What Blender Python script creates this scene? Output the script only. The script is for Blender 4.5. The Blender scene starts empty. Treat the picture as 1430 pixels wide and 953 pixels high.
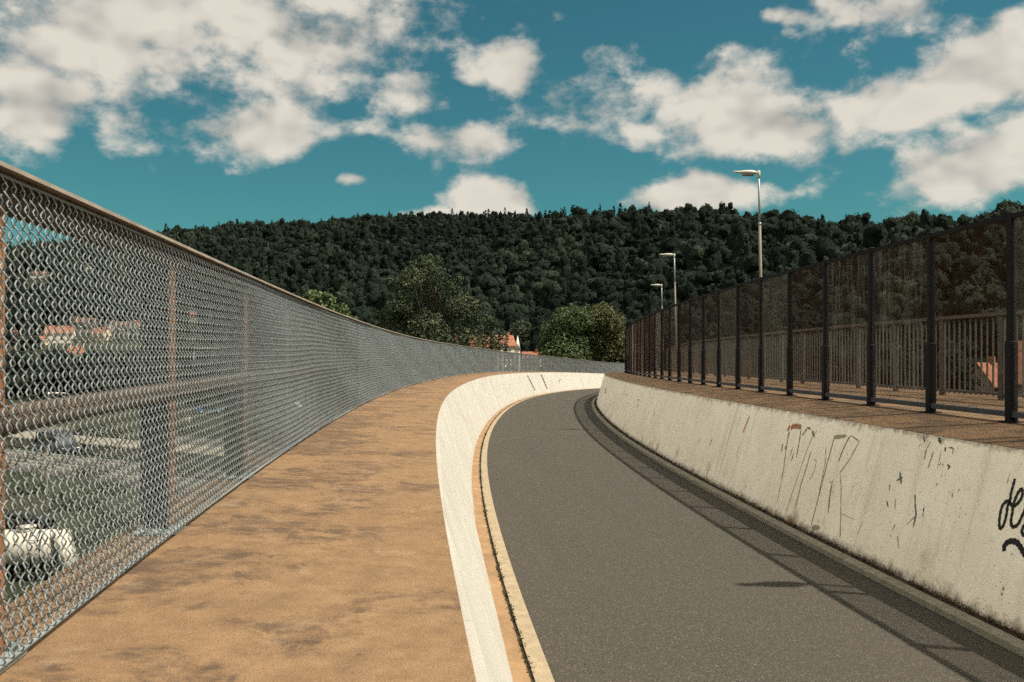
import bpy, math, random
import numpy as np
from mathutils import Vector
random.seed(7)
RNG = np.random.RandomState(11)
S_ = bpy.context.scene
COL = S_.collection
D2R = math.radians

# ------------------------------------------------------------------ bridge alignment
KSC = 1.25            # metres per plan unit
CAMZ = 9.0            # camera height above the valley floor
KN = np.array([-8, 0, 6, 12, 18, 25, 35, 50, 75, 110.])
G0= [499.22845, 1306.77944, 0.31075, -0.11563]
KAP= [0.8121, 0.7733, 0.6607, 0.6999, 0.6563, 0.5362, 0.7313, 0.586, -0.389, -0.4253]
EL= [-0.1716, 0.0015, 0.0375, 0.0473, 0.0389, 0.0287, -0.0399, -0.2392, -0.7496, -1.0421]
def smooth(x, xp, fp):
    m = np.gradient(fp, xp)
    j = np.clip(np.searchsorted(xp, x) - 1, 0, len(xp) - 2)
    h = xp[j + 1] - xp[j]; t = (x - xp[j]) / h
    return (2*t**3-3*t**2+1)*fp[j] + (t**3-2*t**2+t)*h*m[j] + (-2*t**3+3*t**2)*fp[j+1] + (t**3-t**2)*h*m[j+1]
SS = np.linspace(-14, 112, 1261)
I0 = int(np.argmin(abs(SS)))
_sc = np.clip(SS, -8, 110)
_kk = smooth(_sc, KN, np.array(KAP)) / 100
_ds = SS[1] - SS[0]
TH = np.concatenate([[0], np.cumsum((_kk[1:] + _kk[:-1]) / 2 * _ds)]); TH = TH - TH[I0] + G0[3]
CX = np.concatenate([[0], np.cumsum((np.sin(TH)[1:] + np.sin(TH)[:-1]) / 2 * _ds)]); CX = CX - CX[I0] + G0[2]
CZ = np.concatenate([[0], np.cumsum((np.cos(TH)[1:] + np.cos(TH)[:-1]) / 2 * _ds)]); CZ = CZ - CZ[I0] + 1.5
CE = smooth(_sc, KN, np.array(EL))

def P(s, o, h):
    """plan point: distance s along the bridge, offset o to the right, height h relative to the camera"""
    s = np.asarray(s, float); o = np.asarray(o, float); h = np.asarray(h, float)
    t = np.interp(s, SS, TH)
    x = np.interp(s, SS, CX) + o * np.cos(t)
    y = np.interp(s, SS, CZ) - o * np.sin(t)
    z = np.interp(s, SS, CE) + h
    return np.stack(np.broadcast_arrays(x * KSC, y * KSC, CAMZ + z * KSC), -1)
def heading(s):
    return float(np.interp(s, SS, TH))

# ------------------------------------------------------------------ mesh helpers
def link(o, parent=None):
    COL.objects.link(o)
    if parent is not None:
        o.parent = parent
    return o
def mk(name, V, F, mat, parent=None, uv=None, smooth_sh=False, attr=None, mats=None, fm=None, local=None):
    """V (n,3), F list of index lists or (m,k) array -> one mesh object; vertices are world coordinates, moved into the parent's frame"""
    V = np.asarray(V, float).reshape(-1, 3)
    if parent is not None and local is None:
        V = V - np.array(parent.location)
    me = bpy.data.meshes.new(name)
    if isinstance(F, np.ndarray):
        m, k = F.shape
        me.vertices.add(len(V)); me.vertices.foreach_set('co', V.ravel())
        me.loops.add(m * k); me.loops.foreach_set('vertex_index', F.astype(np.int32).ravel())
        me.polygons.add(m); me.polygons.foreach_set('loop_start', np.arange(0, m * k, k, dtype=np.int32))
        try: me.polygons.foreach_set('loop_total', np.full(m, k, np.int32))
        except Exception: pass
        me.update(calc_edges=True)
        if attr is not None:
            a = me.attributes.new('tint', 'FLOAT', 'FACE'); a.data.foreach_set('value', np.asarray(attr, np.float32))
    else:
        me.from_pydata(V.tolist(), [], [list(f) for f in F])
    if uv is not None:
        uvl = me.uv_layers.new(name='UVMap')
        li = np.zeros(len(me.loops), np.int32); me.loops.foreach_get('vertex_index', li)
        uvl.data.foreach_set('uv', np.asarray(uv, np.float32)[li].ravel())
    for mm in (mats or [mat]):
        me.materials.append(mm)
    if fm is not None:
        me.polygons.foreach_set('material_index', np.asarray(fm, np.int32))
    if smooth_sh:
        me.polygons.foreach_set('use_smooth', np.ones(len(me.polygons), bool))
    me.validate()
    o = bpy.data.objects.new(name, me)
    return link(o, parent)
def tag(o, label=None, cat=None, group=None, kind=None):
    if label: o['label'] = label
    if cat: o['category'] = cat
    if group: o['group'] = group
    if kind: o['kind'] = kind
    return o
def empty(name, loc, label, cat, group=None):
    o = bpy.data.objects.new(name, None); o.empty_display_size = .2
    o.location = loc; link(o)
    return tag(o, label, cat, group)
def dup(root, loc=None, rz=None, label=None):
    r = root.copy(); COL.objects.link(r)
    if loc is not None: r.location = loc
    if rz is not None: r.rotation_euler = (0, 0, rz)
    if label: r['label'] = label
    for ch in list(root.children):
        c = ch.copy(); COL.objects.link(c); c.parent = r
        for g in list(ch.children):
            d = g.copy(); COL.objects.link(d); d.parent = c
    return r
class MB:
    """collects boxes, tubes and prisms into one mesh"""
    def __init__(s): s.v = []; s.f = []
    def add(s, V, F):
        b = len(s.v); s.v += [tuple(map(float, p)) for p in V]; s.f += [[i + b for i in f] for f in F]; return s
    def box(s, x0, x1, y0, y1, z0, z1, bev=0.0):
        if bev <= 0:
            V = [(x, y, z) for z in (z0, z1) for y in (y0, y1) for x in (x0, x1)]
            return s.add(V, [(0,2,3,1),(4,5,7,6),(0,1,5,4),(1,3,7,5),(3,2,6,7),(2,0,4,6)])
        b = bev
        ring = lambda z, i: [(x0+b+i,y0+i,z),(x1-b-i,y0+i,z),(x1-i,y0+b+i,z),(x1-i,y1-b-i,z),(x1-b-i,y1-i,z),(x0+b+i,y1-i,z),(x0+i,y1-b-i,z),(x0+i,y0+b+i,z)]
        R = [ring(z0, b*.6), ring(z0+b, 0), ring(z1-b, 0), ring(z1, b*.6)]
        V = [p for r in R for p in r]; F = [list(range(7,-1,-1)), list(range(24,32))]
        for k in range(3):
            for i in range(8):
                j = (i+1) % 8; F.append((k*8+i, k*8+j, k*8+8+j, k*8+8+i))
        return s.add(V, F)
    def tube(s, pts, rad, n=8, caps=True):
        pts = [Vector(p) for p in pts]; R = rad if isinstance(rad, (list, tuple)) else [rad]*len(pts)
        V = []; F = []; up = None
        for i, p in enumerate(pts):
            d = (pts[min(i+1, len(pts)-1)] - pts[max(i-1, 0)]).normalized()
            a = up if up is not None else (Vector((0,0,1)) if abs(d.z) < .9 else Vector((1,0,0)))
            x = d.cross(a).normalized(); y = d.cross(x).normalized(); up = -y if False else a
            for k in range(n):
                t = 2*math.pi*k/n; V.append(p + x*math.cos(t)*R[i] + y*math.sin(t)*R[i])
        for i in range(len(pts)-1):
            for k in range(n):
                j = (k+1) % n; F.append((i*n+k, i*n+j, i*n+n+j, i*n+n+k))
        if caps: F.append(list(range(n-1,-1,-1))); F.append([(len(pts)-1)*n+k for k in range(n)])
        return s.add(V, F)
    def build(s, name, mat, parent=None, smooth_sh=False, local=True, xf=None):
        V = np.array(s.v)
        if xf is not None: V = xf(V)
        return mk(name, V, s.f, mat, parent, smooth_sh=smooth_sh, local=local)
def sweep(name, prof, s0, s1, step, mat, parent=None, closed=True, caps=True, smooth_sh=False, ss=None):
    """profile [(o, h)...] swept along the bridge; uv = metres along, metres around"""
    s = np.arange(s0, s1 + 1e-6, step) if ss is None else np.asarray(ss, float)
    n = len(prof); o = np.array([p[0] for p in prof]); h = np.array([p[1] for p in prof])
    V = P(s[:, None], o[None, :], h[None, :]).reshape(-1, 3)
    d = np.concatenate([[0], np.cumsum(np.hypot(np.diff(o), np.diff(h)))]) * KSC
    uv = np.stack(np.broadcast_arrays(s[:, None] * KSC, d[None, :]), -1).reshape(-1, 2)
    F = []
    for i in range(len(s) - 1):
        for k in range(n if closed else n - 1):
            j = (k + 1) % n
            F.append((i*n+k, (i+1)*n+k, (i+1)*n+j, i*n+j))
    if closed and caps:
        F.append(list(range(n))); F.append([(len(s)-1)*n + k for k in range(n-1, -1, -1)])
    return mk(name, V, F, mat, parent, uv=uv, smooth_sh=smooth_sh)

# ------------------------------------------------------------------ materials
class NT:
    def __init__(s, name):
        s.m = bpy.data.materials.new(name); s.m.use_nodes = True
        s.t = s.m.node_tree; s.b = s.t.nodes['Principled BSDF']; s.out = s.t.nodes['Material Output']
    def n(s, typ, **kw):
        nd = s.t.nodes.new(typ)
        for k, v in kw.items():
            if k.startswith('i_'): nd.inputs[k[2:]].default_value = v
            else: setattr(nd, k, v)
        return nd
    def l(s, a, b): s.t.links.new(a, b)
    def coord(s, kind='Object', scale=(1,1,1)):
        tc = s.n('ShaderNodeTexCoord'); mp = s.n('ShaderNodeMapping'); mp.inputs['Scale'].default_value = scale
        s.l(tc.outputs[kind], mp.inputs['Vector']); return mp.outputs[0]
    def noise(s, vec, scale, detail=4, rough=.55, dist=0):
        nd = s.n('ShaderNodeTexNoise'); nd.inputs['Scale'].default_value = scale; nd.inputs['Detail'].default_value = detail
        nd.inputs['Roughness'].default_value = rough; nd.inputs['Distortion'].default_value = dist
        s.l(vec, nd.inputs['Vector']); return nd.outputs['Fac']
    def ramp(s, fac, stops):
        r = s.n('ShaderNodeValToRGB'); e = r.color_ramp.elements
        while len(e) < len(stops): e.new(.5)
        for el, (p, c) in zip(e, stops):
            el.position = p; el.color = tuple(c) + ((1,) if len(c) == 3 else ()) if not isinstance(c, (int, float)) else (c, c, c, 1)
        s.l(fac, r.inputs[0]); return r.outputs[0]
    def mix(s, fac, a, b, mode='MIX'):
        m = s.n('ShaderNodeMix', data_type='RGBA', blend_type=mode)
        for sock, v in ((m.inputs[0], fac), (m.inputs[6], a), (m.inputs[7], b)):
            if isinstance(v, (int, float)): sock.default_value = v
            elif isinstance(v, tuple): sock.default_value = v + (1,) if len(v) == 3 else v
            else: s.l(v, sock)
        return m.outputs[2]
    def math(s, op, a, b=0.0, c=0.0):
        m = s.n('ShaderNodeMath', operation=op)
        for sock, v in zip(m.inputs, (a, b, c)):
            if isinstance(v, (int, float)): sock.default_value = v
            else: s.l(v, sock)
        return m.outputs[0]
    def bump(s, h, strength=.3, dist=.01):
        b = s.n('ShaderNodeBump'); b.inputs['Strength'].default_value = strength; b.inputs['Distance'].default_value = dist
        s.l(h, b.inputs['Height']); s.l(b.outputs[0], s.b.inputs['Normal'])
    def fin(s, col, rough=.85, metal=0.0, spec=.3):
        if isinstance(col, tuple): s.b.inputs['Base Color'].default_value = col + (1,)
        else: s.l(col, s.b.inputs['Base Color'])
        if isinstance(rough, (int, float)): s.b.inputs['Roughness'].default_value = rough
        else: s.l(rough, s.b.inputs['Roughness'])
        s.b.inputs['Metallic'].default_value = metal
        s.b.inputs['Specular IOR Level'].default_value = spec
        return s.m
def plain(name, col, rough=.8, var=.25, scale=3.0, metal=0.0, spec=.3, kind='Object'):
    t = NT(name); v = t.coord(kind)
    n1 = t.noise(v, scale, 5); n2 = t.noise(v, scale * 9, 3)
    f = t.math('ADD', t.math('MULTIPLY', n1, .7), t.math('MULTIPLY', n2, .3))
    lo = tuple(c * (1 - var) for c in col); hi = tuple(min(1, c * (1 + var)) for c in col)
    return t.fin(t.ramp(f, [(.3, lo), (.7, hi)]), rough, metal, spec)

def m_asphalt():
    t = NT('asphalt'); v = t.coord('UV')
    vo = t.n('ShaderNodeTexVoronoi'); vo.inputs['Scale'].default_value = 120; t.l(v, vo.inputs['Vector'])
    sp = t.n('ShaderNodeSeparateColor'); t.l(vo.outputs['Color'], sp.inputs[0])
    grain = t.ramp(sp.outputs[0], [(.0, (.031,.028,.022)), (.5, (.044,.039,.031)), (.88, (.062,.055,.043)), (.975, (.098,.089,.070)), (1, (.17,.155,.125))])
    big = t.noise(v, .55, 5); st = t.noise(t.coord('UV', (.12, 1.6, 1)), 1.0, 4)
    c = t.mix(t.math('MULTIPLY', t.ramp(big, [(.35, 0.0), (.7, 1.0)]), .35), grain, (.056,.049,.037))
    c = t.mix(t.math('MULTIPLY', t.ramp(st, [(.5, 0.0), (.75, 1.0)]), .4), c, (.04,.037,.031))
    fine = t.noise(v, 160, 2)
    t.bump(t.math('ADD', vo.outputs['Distance'], t.math('MULTIPLY', fine, .5)), .5, .006)
    return t.fin(c, .9, 0, .25)
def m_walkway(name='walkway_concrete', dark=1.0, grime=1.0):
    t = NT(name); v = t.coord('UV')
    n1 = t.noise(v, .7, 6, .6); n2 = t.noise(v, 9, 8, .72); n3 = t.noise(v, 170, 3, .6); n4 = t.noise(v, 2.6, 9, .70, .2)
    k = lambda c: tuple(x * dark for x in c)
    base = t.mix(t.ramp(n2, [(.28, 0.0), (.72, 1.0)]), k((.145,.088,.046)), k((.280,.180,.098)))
    base = t.mix(t.math('MULTIPLY', t.ramp(n1, [(.35, 0.0), (.65, 1.0)]), .5), base, k((.205,.122,.060)))
    base = t.mix(t.math('MULTIPLY', t.ramp(n4, [(.48, 0.0), (.66, 1.0)]), .55), base, k((.130,.080,.047)))
    # dark grime blotches, denser towards the fence side
    sep = t.n('ShaderNodeSeparateXYZ'); t.l(t.coord('UV'), sep.inputs[0])
    sk = t.noise(v, 1.7, 12, .74, .4); sk2 = t.noise(t.coord('UV', (5, 2.4, 1)), 2.6, 10, .76)
    edge = t.math('MULTIPLY', t.ramp(sep.outputs[1], [(.05, 0.0), (.8, 1.0)]), .075)
    g = t.math('MULTIPLY', t.ramp(t.math('ADD', sk, edge), [(.535, 0.0), (.60, 1.0)]), t.ramp(sk2, [(.40, 0.1), (.55, 1.0)]))
    c = t.mix(t.math('MULTIPLY', g, .82 * grime), base, k((.062,.044,.031)))
    lt = t.noise(v, 3.3, 8, .7)
    c = t.mix(t.math('MULTIPLY', t.ramp(lt, [(.56, 0.0), (.70, 1.0)]), .45), c, k((.36,.25,.16)))
    pit = t.n('ShaderNodeTexVoronoi'); pit.inputs['Scale'].default_value = 4.2; t.l(v, pit.inputs['Vector'])
    c = t.mix(t.math('MULTIPLY', t.ramp(pit.outputs['Distance'], [(.02, 1.0), (.05, 0.0)]), .7), c, (.05,.035,.025))
    c = t.mix(t.math('MULTIPLY', t.ramp(n3, [(.42, 0.0), (.66, 1.0)]), .45), c, k((.10,.060,.034)))
    t.bump(t.math('ADD', n2, t.math('MULTIPLY', n3, .8)), .6, .01)
    return t.fin(c, .9, 0, .2)
def m_wall(name, c0, c1, dirt, pits):
    t = NT(name); v = t.coord('UV')
    n1 = t.noise(v, 1.1, 7, .62); n2 = t.noise(t.coord('UV', (5, .55, 1)), 1.0, 8, .68); n3 = t.noise(v, 55, 4, .65); n6 = t.noise(v, 6, 8, .72)
    c = t.mix(t.ramp(n1, [(.35, 0.0), (.65, 1.0)]), c0, c1)
    c = t.mix(t.math('MULTIPLY', t.ramp(n2, [(.52, 0.0), (.70, 1.0)]), dirt), c, tuple(x * .60 for x in c0))
    c = t.mix(t.math('MULTIPLY', t.ramp(n6, [(.56, 0.0), (.70, 1.0)]), dirt * 1.0), c, tuple(x * f for x, f in zip(c0, (.66, .66, .68))))
    sx = t.n('ShaderNodeSeparateXYZ'); t.l(v, sx.inputs[0])
    # chips and pits of two sizes, in clusters
    cl = t.ramp(t.noise(v, 1.7, 5, .6), [(.42, 0.0), (.60, 1.0)])
    for sc, lo, hi, th in ((9, .07, .16, .70), (26, .10, .22, .72)):
        vo = t.n('ShaderNodeTexVoronoi'); vo.inputs['Scale'].default_value = sc; vo.inputs['Randomness'].default_value = 1; t.l(v, vo.inputs['Vector'])
        sp = t.n('ShaderNodeSeparateColor'); t.l(vo.outputs['Color'], sp.inputs[0])
        wob = t.math('ADD', vo.outputs['Distance'], t.math('MULTIPLY', t.math('SUBTRACT', n3, .5), .10))
        pm = t.math('MULTIPLY', t.math('MULTIPLY', t.ramp(wob, [(lo, 1.0), (hi, 0.0)]), t.ramp(sp.outputs[0], [(th, 0.0), (th + .02, 1.0)])), cl)
        c = t.mix(t.math('MULTIPLY', pm, pits), c, (.085,.07,.052))
    # grime climbing from the foot of the face (v = metres up the face), rust runs and a worn top edge
    n4 = t.noise(v, 9, 7, .72)
    hh = t.math('SUBTRACT', t.math('MULTIPLY', n4, .26), sx.outputs[1])
    c = t.mix(t.math('MULTIPLY', t.ramp(hh, [(0.0, 0.0), (.09, 1.0)]), min(1, dirt * 1.9)), c, (.075,.05,.032))
    ru = t.math('MULTIPLY', t.ramp(t.noise(v, 2.1, 4, .6), [(.55, 0.0), (.64, 1.0)]), t.ramp(sx.outputs[1], [(.05, 1.0), (.42, 0.0)]))
    c = t.mix(t.math('MULTIPLY', ru, min(1, dirt * 1.5)), c, (.17,.07,.028))
    up = t.math('ADD', t.math('MULTIPLY', t.noise(v, 6, 6, .7), .30), t.math('SUBTRACT', sx.outputs[1], 1.335))
    c = t.mix(t.math('MULTIPLY', t.ramp(up, [(.10, 0.0), (.16, 1.0)]), dirt * 1.5), c, (.14,.11,.075))
    sc2 = t.noise(t.coord('UV', (1.2, 9, 1)), 1.6, 6, .7)
    c = t.mix(t.math('MULTIPLY', t.ramp(sc2, [(.60, 0.0), (.68, 1.0)]), dirt * .5), c, tuple(x * .72 for x in c1))
    t.bump(t.math('ADD', n3, t.math('ADD', n1, n6)), .35, .008)
    return t.fin(c, .8, 0, .3)
def m_leaf(name, c0, c1, c2=None):
    t = NT(name)
    a = t.n('ShaderNodeAttribute', attribute_name='tint')
    c = t.ramp(a.outputs['Fac'], [(0, c0), (.6, c1), (1, c2 or c1)])
    t.fin(c, .7, 0, .25)
    tr = t.n('ShaderNodeBsdfTranslucent'); t.l(c, tr.inputs[0])
    mx = t.n('ShaderNodeMixShader'); mx.inputs[0].default_value = .2
    t.l(t.b.outputs[0], mx.inputs[1]); t.l(tr.outputs[0], mx.inputs[2]); t.l(mx.outputs[0], t.out.inputs[0])
    return t.m
def m_paint(name, col):
    """spray paint worn into flecks: parts of it let the wall show"""
    t = NT(name); v = t.coord('Object')
    n = t.noise(v, 38, 5, .75); n2 = t.noise(v, 9, 3, .6)
    f = t.math('ADD', t.math('MULTIPLY', n, .55), t.math('MULTIPLY', n2, .45))
    t.fin(col, .85)
    tr = t.n('ShaderNodeBsdfTransparent'); mx = t.n('ShaderNodeMixShader')
    t.l(t.ramp(f, [(.34, .25), (.52, .97)]) if name != 'black_spray' else t.ramp(f, [(.22, .6), (.4, .95)]), mx.inputs[0])
    t.l(tr.outputs[0], mx.inputs[1]); t.l(t.b.outputs[0], mx.inputs[2]); t.l(mx.outputs[0], t.out.inputs[0])
    return t.m
def m_ground():
    t = NT('ground'); v = t.coord('Object')
    n1 = t.noise(v, .02, 6, .6); n2 = t.noise(v, .25, 6, .65); n3 = t.noise(v, 3, 4)
    c = t.mix(t.ramp(n2, [(.35, 0.0), (.65, 1.0)]), (.012,.018,.009), (.030,.035,.018))
    c = t.mix(t.math('MULTIPLY', t.ramp(n1, [(.45, 0.0), (.6, 1.0)]), .6), c, (.055,.052,.034))
    c = t.mix(t.math('MULTIPLY', n3, .4), c, (.03,.036,.015))
    t.bump(n3, .6, .1)
    return t.fin(c, .95, 0, .1)
def m_forest(name, c0, c1, c2):
    t = NT(name); v = t.coord('Object')
    at = t.n('ShaderNodeAttribute', attribute_name='tint')
    n = t.noise(v, 1.5, 5, .75); n2 = t.noise(v, .035, 3, .5)
    f = t.math('ADD', at.outputs['Fac'], t.math('MULTIPLY', t.math('SUBTRACT', n, .5), .75))
    f = t.math('ADD', f, t.math('MULTIPLY', t.math('SUBTRACT', n2, .5), .5))
    c = t.ramp(f, [(0, c0), (.55, c1), (1, c2)])
    t.bump(n, 1.0, .9)
    return t.fin(c, .9, 0, .1)
M = dict(
    asphalt=m_asphalt(), walkway=m_walkway(), walkway_in=m_walkway('inner_walkway_concrete', .72, 1.1), ground=m_ground(),  # inner walkway: darker copy, the mesh screen's shade put into its colour
    wall_bright=m_wall('whitewashed_concrete', (.335,.318,.275), (.395,.38,.335), .055, .4),
    wall_old=m_wall('weathered_white_concrete', (.75,.69,.58), (.85,.80,.70), .46, .95),
    kerb=plain('kerb_concrete', (.27,.215,.14), .9, .25, 9, kind='UV'),
    kerb_grey=plain('grey_kerb_concrete', (.20,.185,.15), .9, .3, 9, kind='UV'),
    gutter=plain('stained_gutter_concrete', (.235,.145,.074), .9, .35, 3, kind='UV'),
    soil=plain('gutter_soil', (.04,.026,.016), .95, .5, 20, kind='UV'),
    tar=plain('joint_tar', (.012,.010,.009), .9, .3, 20),
    wire=plain('galvanised_wire', (.195,.222,.228), .6, .2, 20, .1, .4),
    bottomwire=plain('tension_cable', (.22,.25,.26), .5, .2, 20, .2, .4),
    rust=plain('rusty_steel', (.20,.095,.045), .85, .45, 12), postshade=plain('shaded_web_paint', (.020,.017,.018), .7, .4, 8, 0, .2),  # web colour darkened to carry the shade on the post's side
    railtan=plain('weathered_rail_paint', (.18,.152,.12), .8, .35, 6), raildark=plain('brown_rail_paint', (.085,.060,.040), .8, .35, 6),
    black=plain('black_painted_steel', (.006,.0055,.0065), .6, .3, 8, 0, .12), slate=plain('slate_blue_steel', (.030,.034,.042), .5, .3, 8, 0, .3),
    meshdark=plain('brown_mesh', (.046,.020,.011), .8, .4, 3, 0, .1),
    meshgrey=plain('pale_mesh', (.135,.125,.10), .8, .4, 3, 0, .1),  # paler, greyer mesh tone for some panels
    railgrey=plain('grey_railing_paint', (.098,.088,.076), .6, .25, 5),
    galv=plain('galvanised_steel', (.27,.32,.32), .5, .2, 6, .2, .5),
    lampwhite=plain('lamp_head_paint', (.52,.50,.44), .5, .15, 8),
    poletan=plain('faded_pole_paint', (.16,.14,.105), .7, .2, 6),
    lens=plain('lamp_lens', (.16,.14,.11), .3, .1, 5, 0, .5),
    concrete=plain('bridge_concrete', (.28,.25,.20), .9, .25, 1.2),
    bark=plain('bark', (.035,.030,.024), .95, .4, 6),
    leaf=m_leaf('leaves', (.028,.046,.016), (.10,.13,.048), (.29,.32,.16)),
    leaf_autumn=m_leaf('turning_leaves', (.034,.042,.016), (.12,.128,.046), (.29,.25,.10)),
    leaf_dark=m_leaf('dark_leaves', (.014,.024,.012), (.052,.068,.032), (.15,.165,.085)),
    forest=m_forest('forest_leaves', (.004,.008,.006), (.016,.025,.017), (.052,.066,.042)),
    white=plain('white_render', (.62,.57,.48), .85, .12, .6),
    cream=plain('cream_render', (.50,.42,.29), .85, .12, .6),
    greywall=plain('grey_render', (.26,.24,.20), .85, .15, .6),
    tile=plain('orange_roof_tiles', (.25,.105,.06), .9, .35, 1.5),
    tile_dark=plain('brown_roof_tiles', (.13,.065,.045), .85, .3, 1.5),
    glass=plain('dark_window_glass', (.018,.022,.026), .15, .1, 2, 0, .6),
    ballast=plain('ballast', (.060,.054,.048), .95, .4, 2.5),
    steel=plain('shiny_rail_steel', (.55,.54,.50), .35, .1, 4, .4, .5),
    sleeper=plain('sleeper_concrete', (.16,.14,.115), .9, .2, 5),
    beige=plain('platform_concrete', (.20,.18,.14), .9, .15, 1.5),
    tank=plain('white_tank_paint', (.44,.41,.34), .6, .15, 2),
    vanblue=plain('dark_blue_car_paint', (.012,.018,.026), .3, .1, 2, 0, .5),
    rubber=plain('rubber', (.015,.015,.015), .9, .2, 8),
    blackpipe=plain('black_plastic', (.014,.014,.015), .5, .2, 6),
    redlens=plain('red_lens', (.25,.02,.015), .3, .1, 6),
    weed=m_leaf('weed_leaves', (.012,.014,.006), (.035,.034,.014), (.07,.06,.025)),
)
# ------------------------------------------------------------------ road, kerbs, walkways, walls
SMOOTH = np.concatenate([np.arange(-14, 30, .5), np.arange(30, 111, 1.0)])
WALLSS = np.concatenate([[-14, -8.6, -3.4, 1.93, 7.13], np.arange(9.5, 111, 1.0)])
def struct(o): return tag(o, kind='structure')
struct(sweep('road', [(.205, -1.596), (1.4, -1.600), (2.775, -1.632), (2.775, -1.75), (.205, -1.75)], 0, 0, 1, M['asphalt'], ss=SMOOTH))
struct(sweep('kerb_left', [(.118, -1.592), (.209, -1.590), (.209, -1.72), (.118, -1.72)], 0, 0, 1, M['kerb'], ss=SMOOTH))
struct(sweep('gutter_left', [(-.05, -1.588), (.098, -1.597), (.098, -1.72), (-.05, -1.72)], 0, 0, 1, M['gutter'], ss=SMOOTH))
struct(sweep('soil_strip_left', [(.090, -1.604), (.126, -1.604), (.126, -1.70), (.090, -1.70)], 0, 0, 1, M['soil'], ss=SMOOTH))
struct(sweep('kerb_right', [(2.772, -1.592), (2.778, -1.589), (2.862, -1.588), (2.862, -1.72), (2.772, -1.72)], 0, 0, 1, M['kerb_grey'], ss=SMOOTH))
struct(sweep('soil_strip_right', [(2.855, -1.606), (2.99, -1.594), (2.99, -1.72), (2.855, -1.72)], 0, 0, 1, M['soil'], ss=SMOOTH))
LB, LT = (0.0, -1.605), (-.348, -.590)
RB, RT = (2.931, -1.628), (3.221, -.596)
wl = sweep('parapet_wall', [LB, LT, (-.45, -.590), (-.45, -1.75), (.0, -1.75)], 0, 0, 1, M['wall_bright'], ss=WALLSS)
tag(wl, 'bright whitewashed sloping concrete parapet on the outside of the bend, below the rusty brown walkway', 'wall')
wr = sweep('parapet_wall', [RB, RT, (3.33, -.596), (3.33, -1.75), (2.931, -1.75)], 0, 0, 1, M['wall_old'], ss=SMOOTH)
tag(wr, 'weathered cream concrete parapet covered in graffiti, under the dark mesh screen', 'wall')
struct(sweep('walkway_left', [(-.352, -.5865), (-1.165, -.553), (-1.34, -.549), (-1.34, -.78), (-.452, -.80)], 0, 0, 1, M['walkway'], ss=SMOOTH))
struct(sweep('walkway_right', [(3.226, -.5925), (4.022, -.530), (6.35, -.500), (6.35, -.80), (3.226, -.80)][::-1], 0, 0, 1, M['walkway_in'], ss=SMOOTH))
br = empty('bridge', tuple(P(0, 1.5, -2.0)), 'long curved concrete bridge deck carrying the narrow road and both walkways', 'bridge')
sweep('girder', [(-1.24, -.79), (-1.05, -2.5), (5.9, -2.5), (6.2, -.805), (3.34, -.805), (3.34, -1.76), (-.46, -1.76), (-.46, -.81)], 0, 0, 1, M['concrete'], br, ss=SMOOTH)
for sp in (-6, 16, 40, 64, 88, 108):
    c = P(sp, 2.4, -2.49)
    m = MB(); m.box(-3.2, 3.2, -.6, .6, -c[2] - 1, 0.05, .08)
    o = m.build('pier', M['concrete'], br); o.location = Vector(c) - br.location; o.rotation_euler.z = -heading(sp)

for nm, s_, o0, o1, wj in (('road_joint', 26.55, .21, 2.77, .030), ('road_joint', 20.6, .9, 1.6, .018)):
    V = [P(s_ + q, o, -1.5915 - .002 - (0.0145 * o)) for o in np.linspace(o0, o1, 8) for q in (-wj, wj)]
    struct(mk(nm, V, [(2*i, 2*i+1, 2*i+3, 2*i+2) for i in range(7)], M['tar']))
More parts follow.
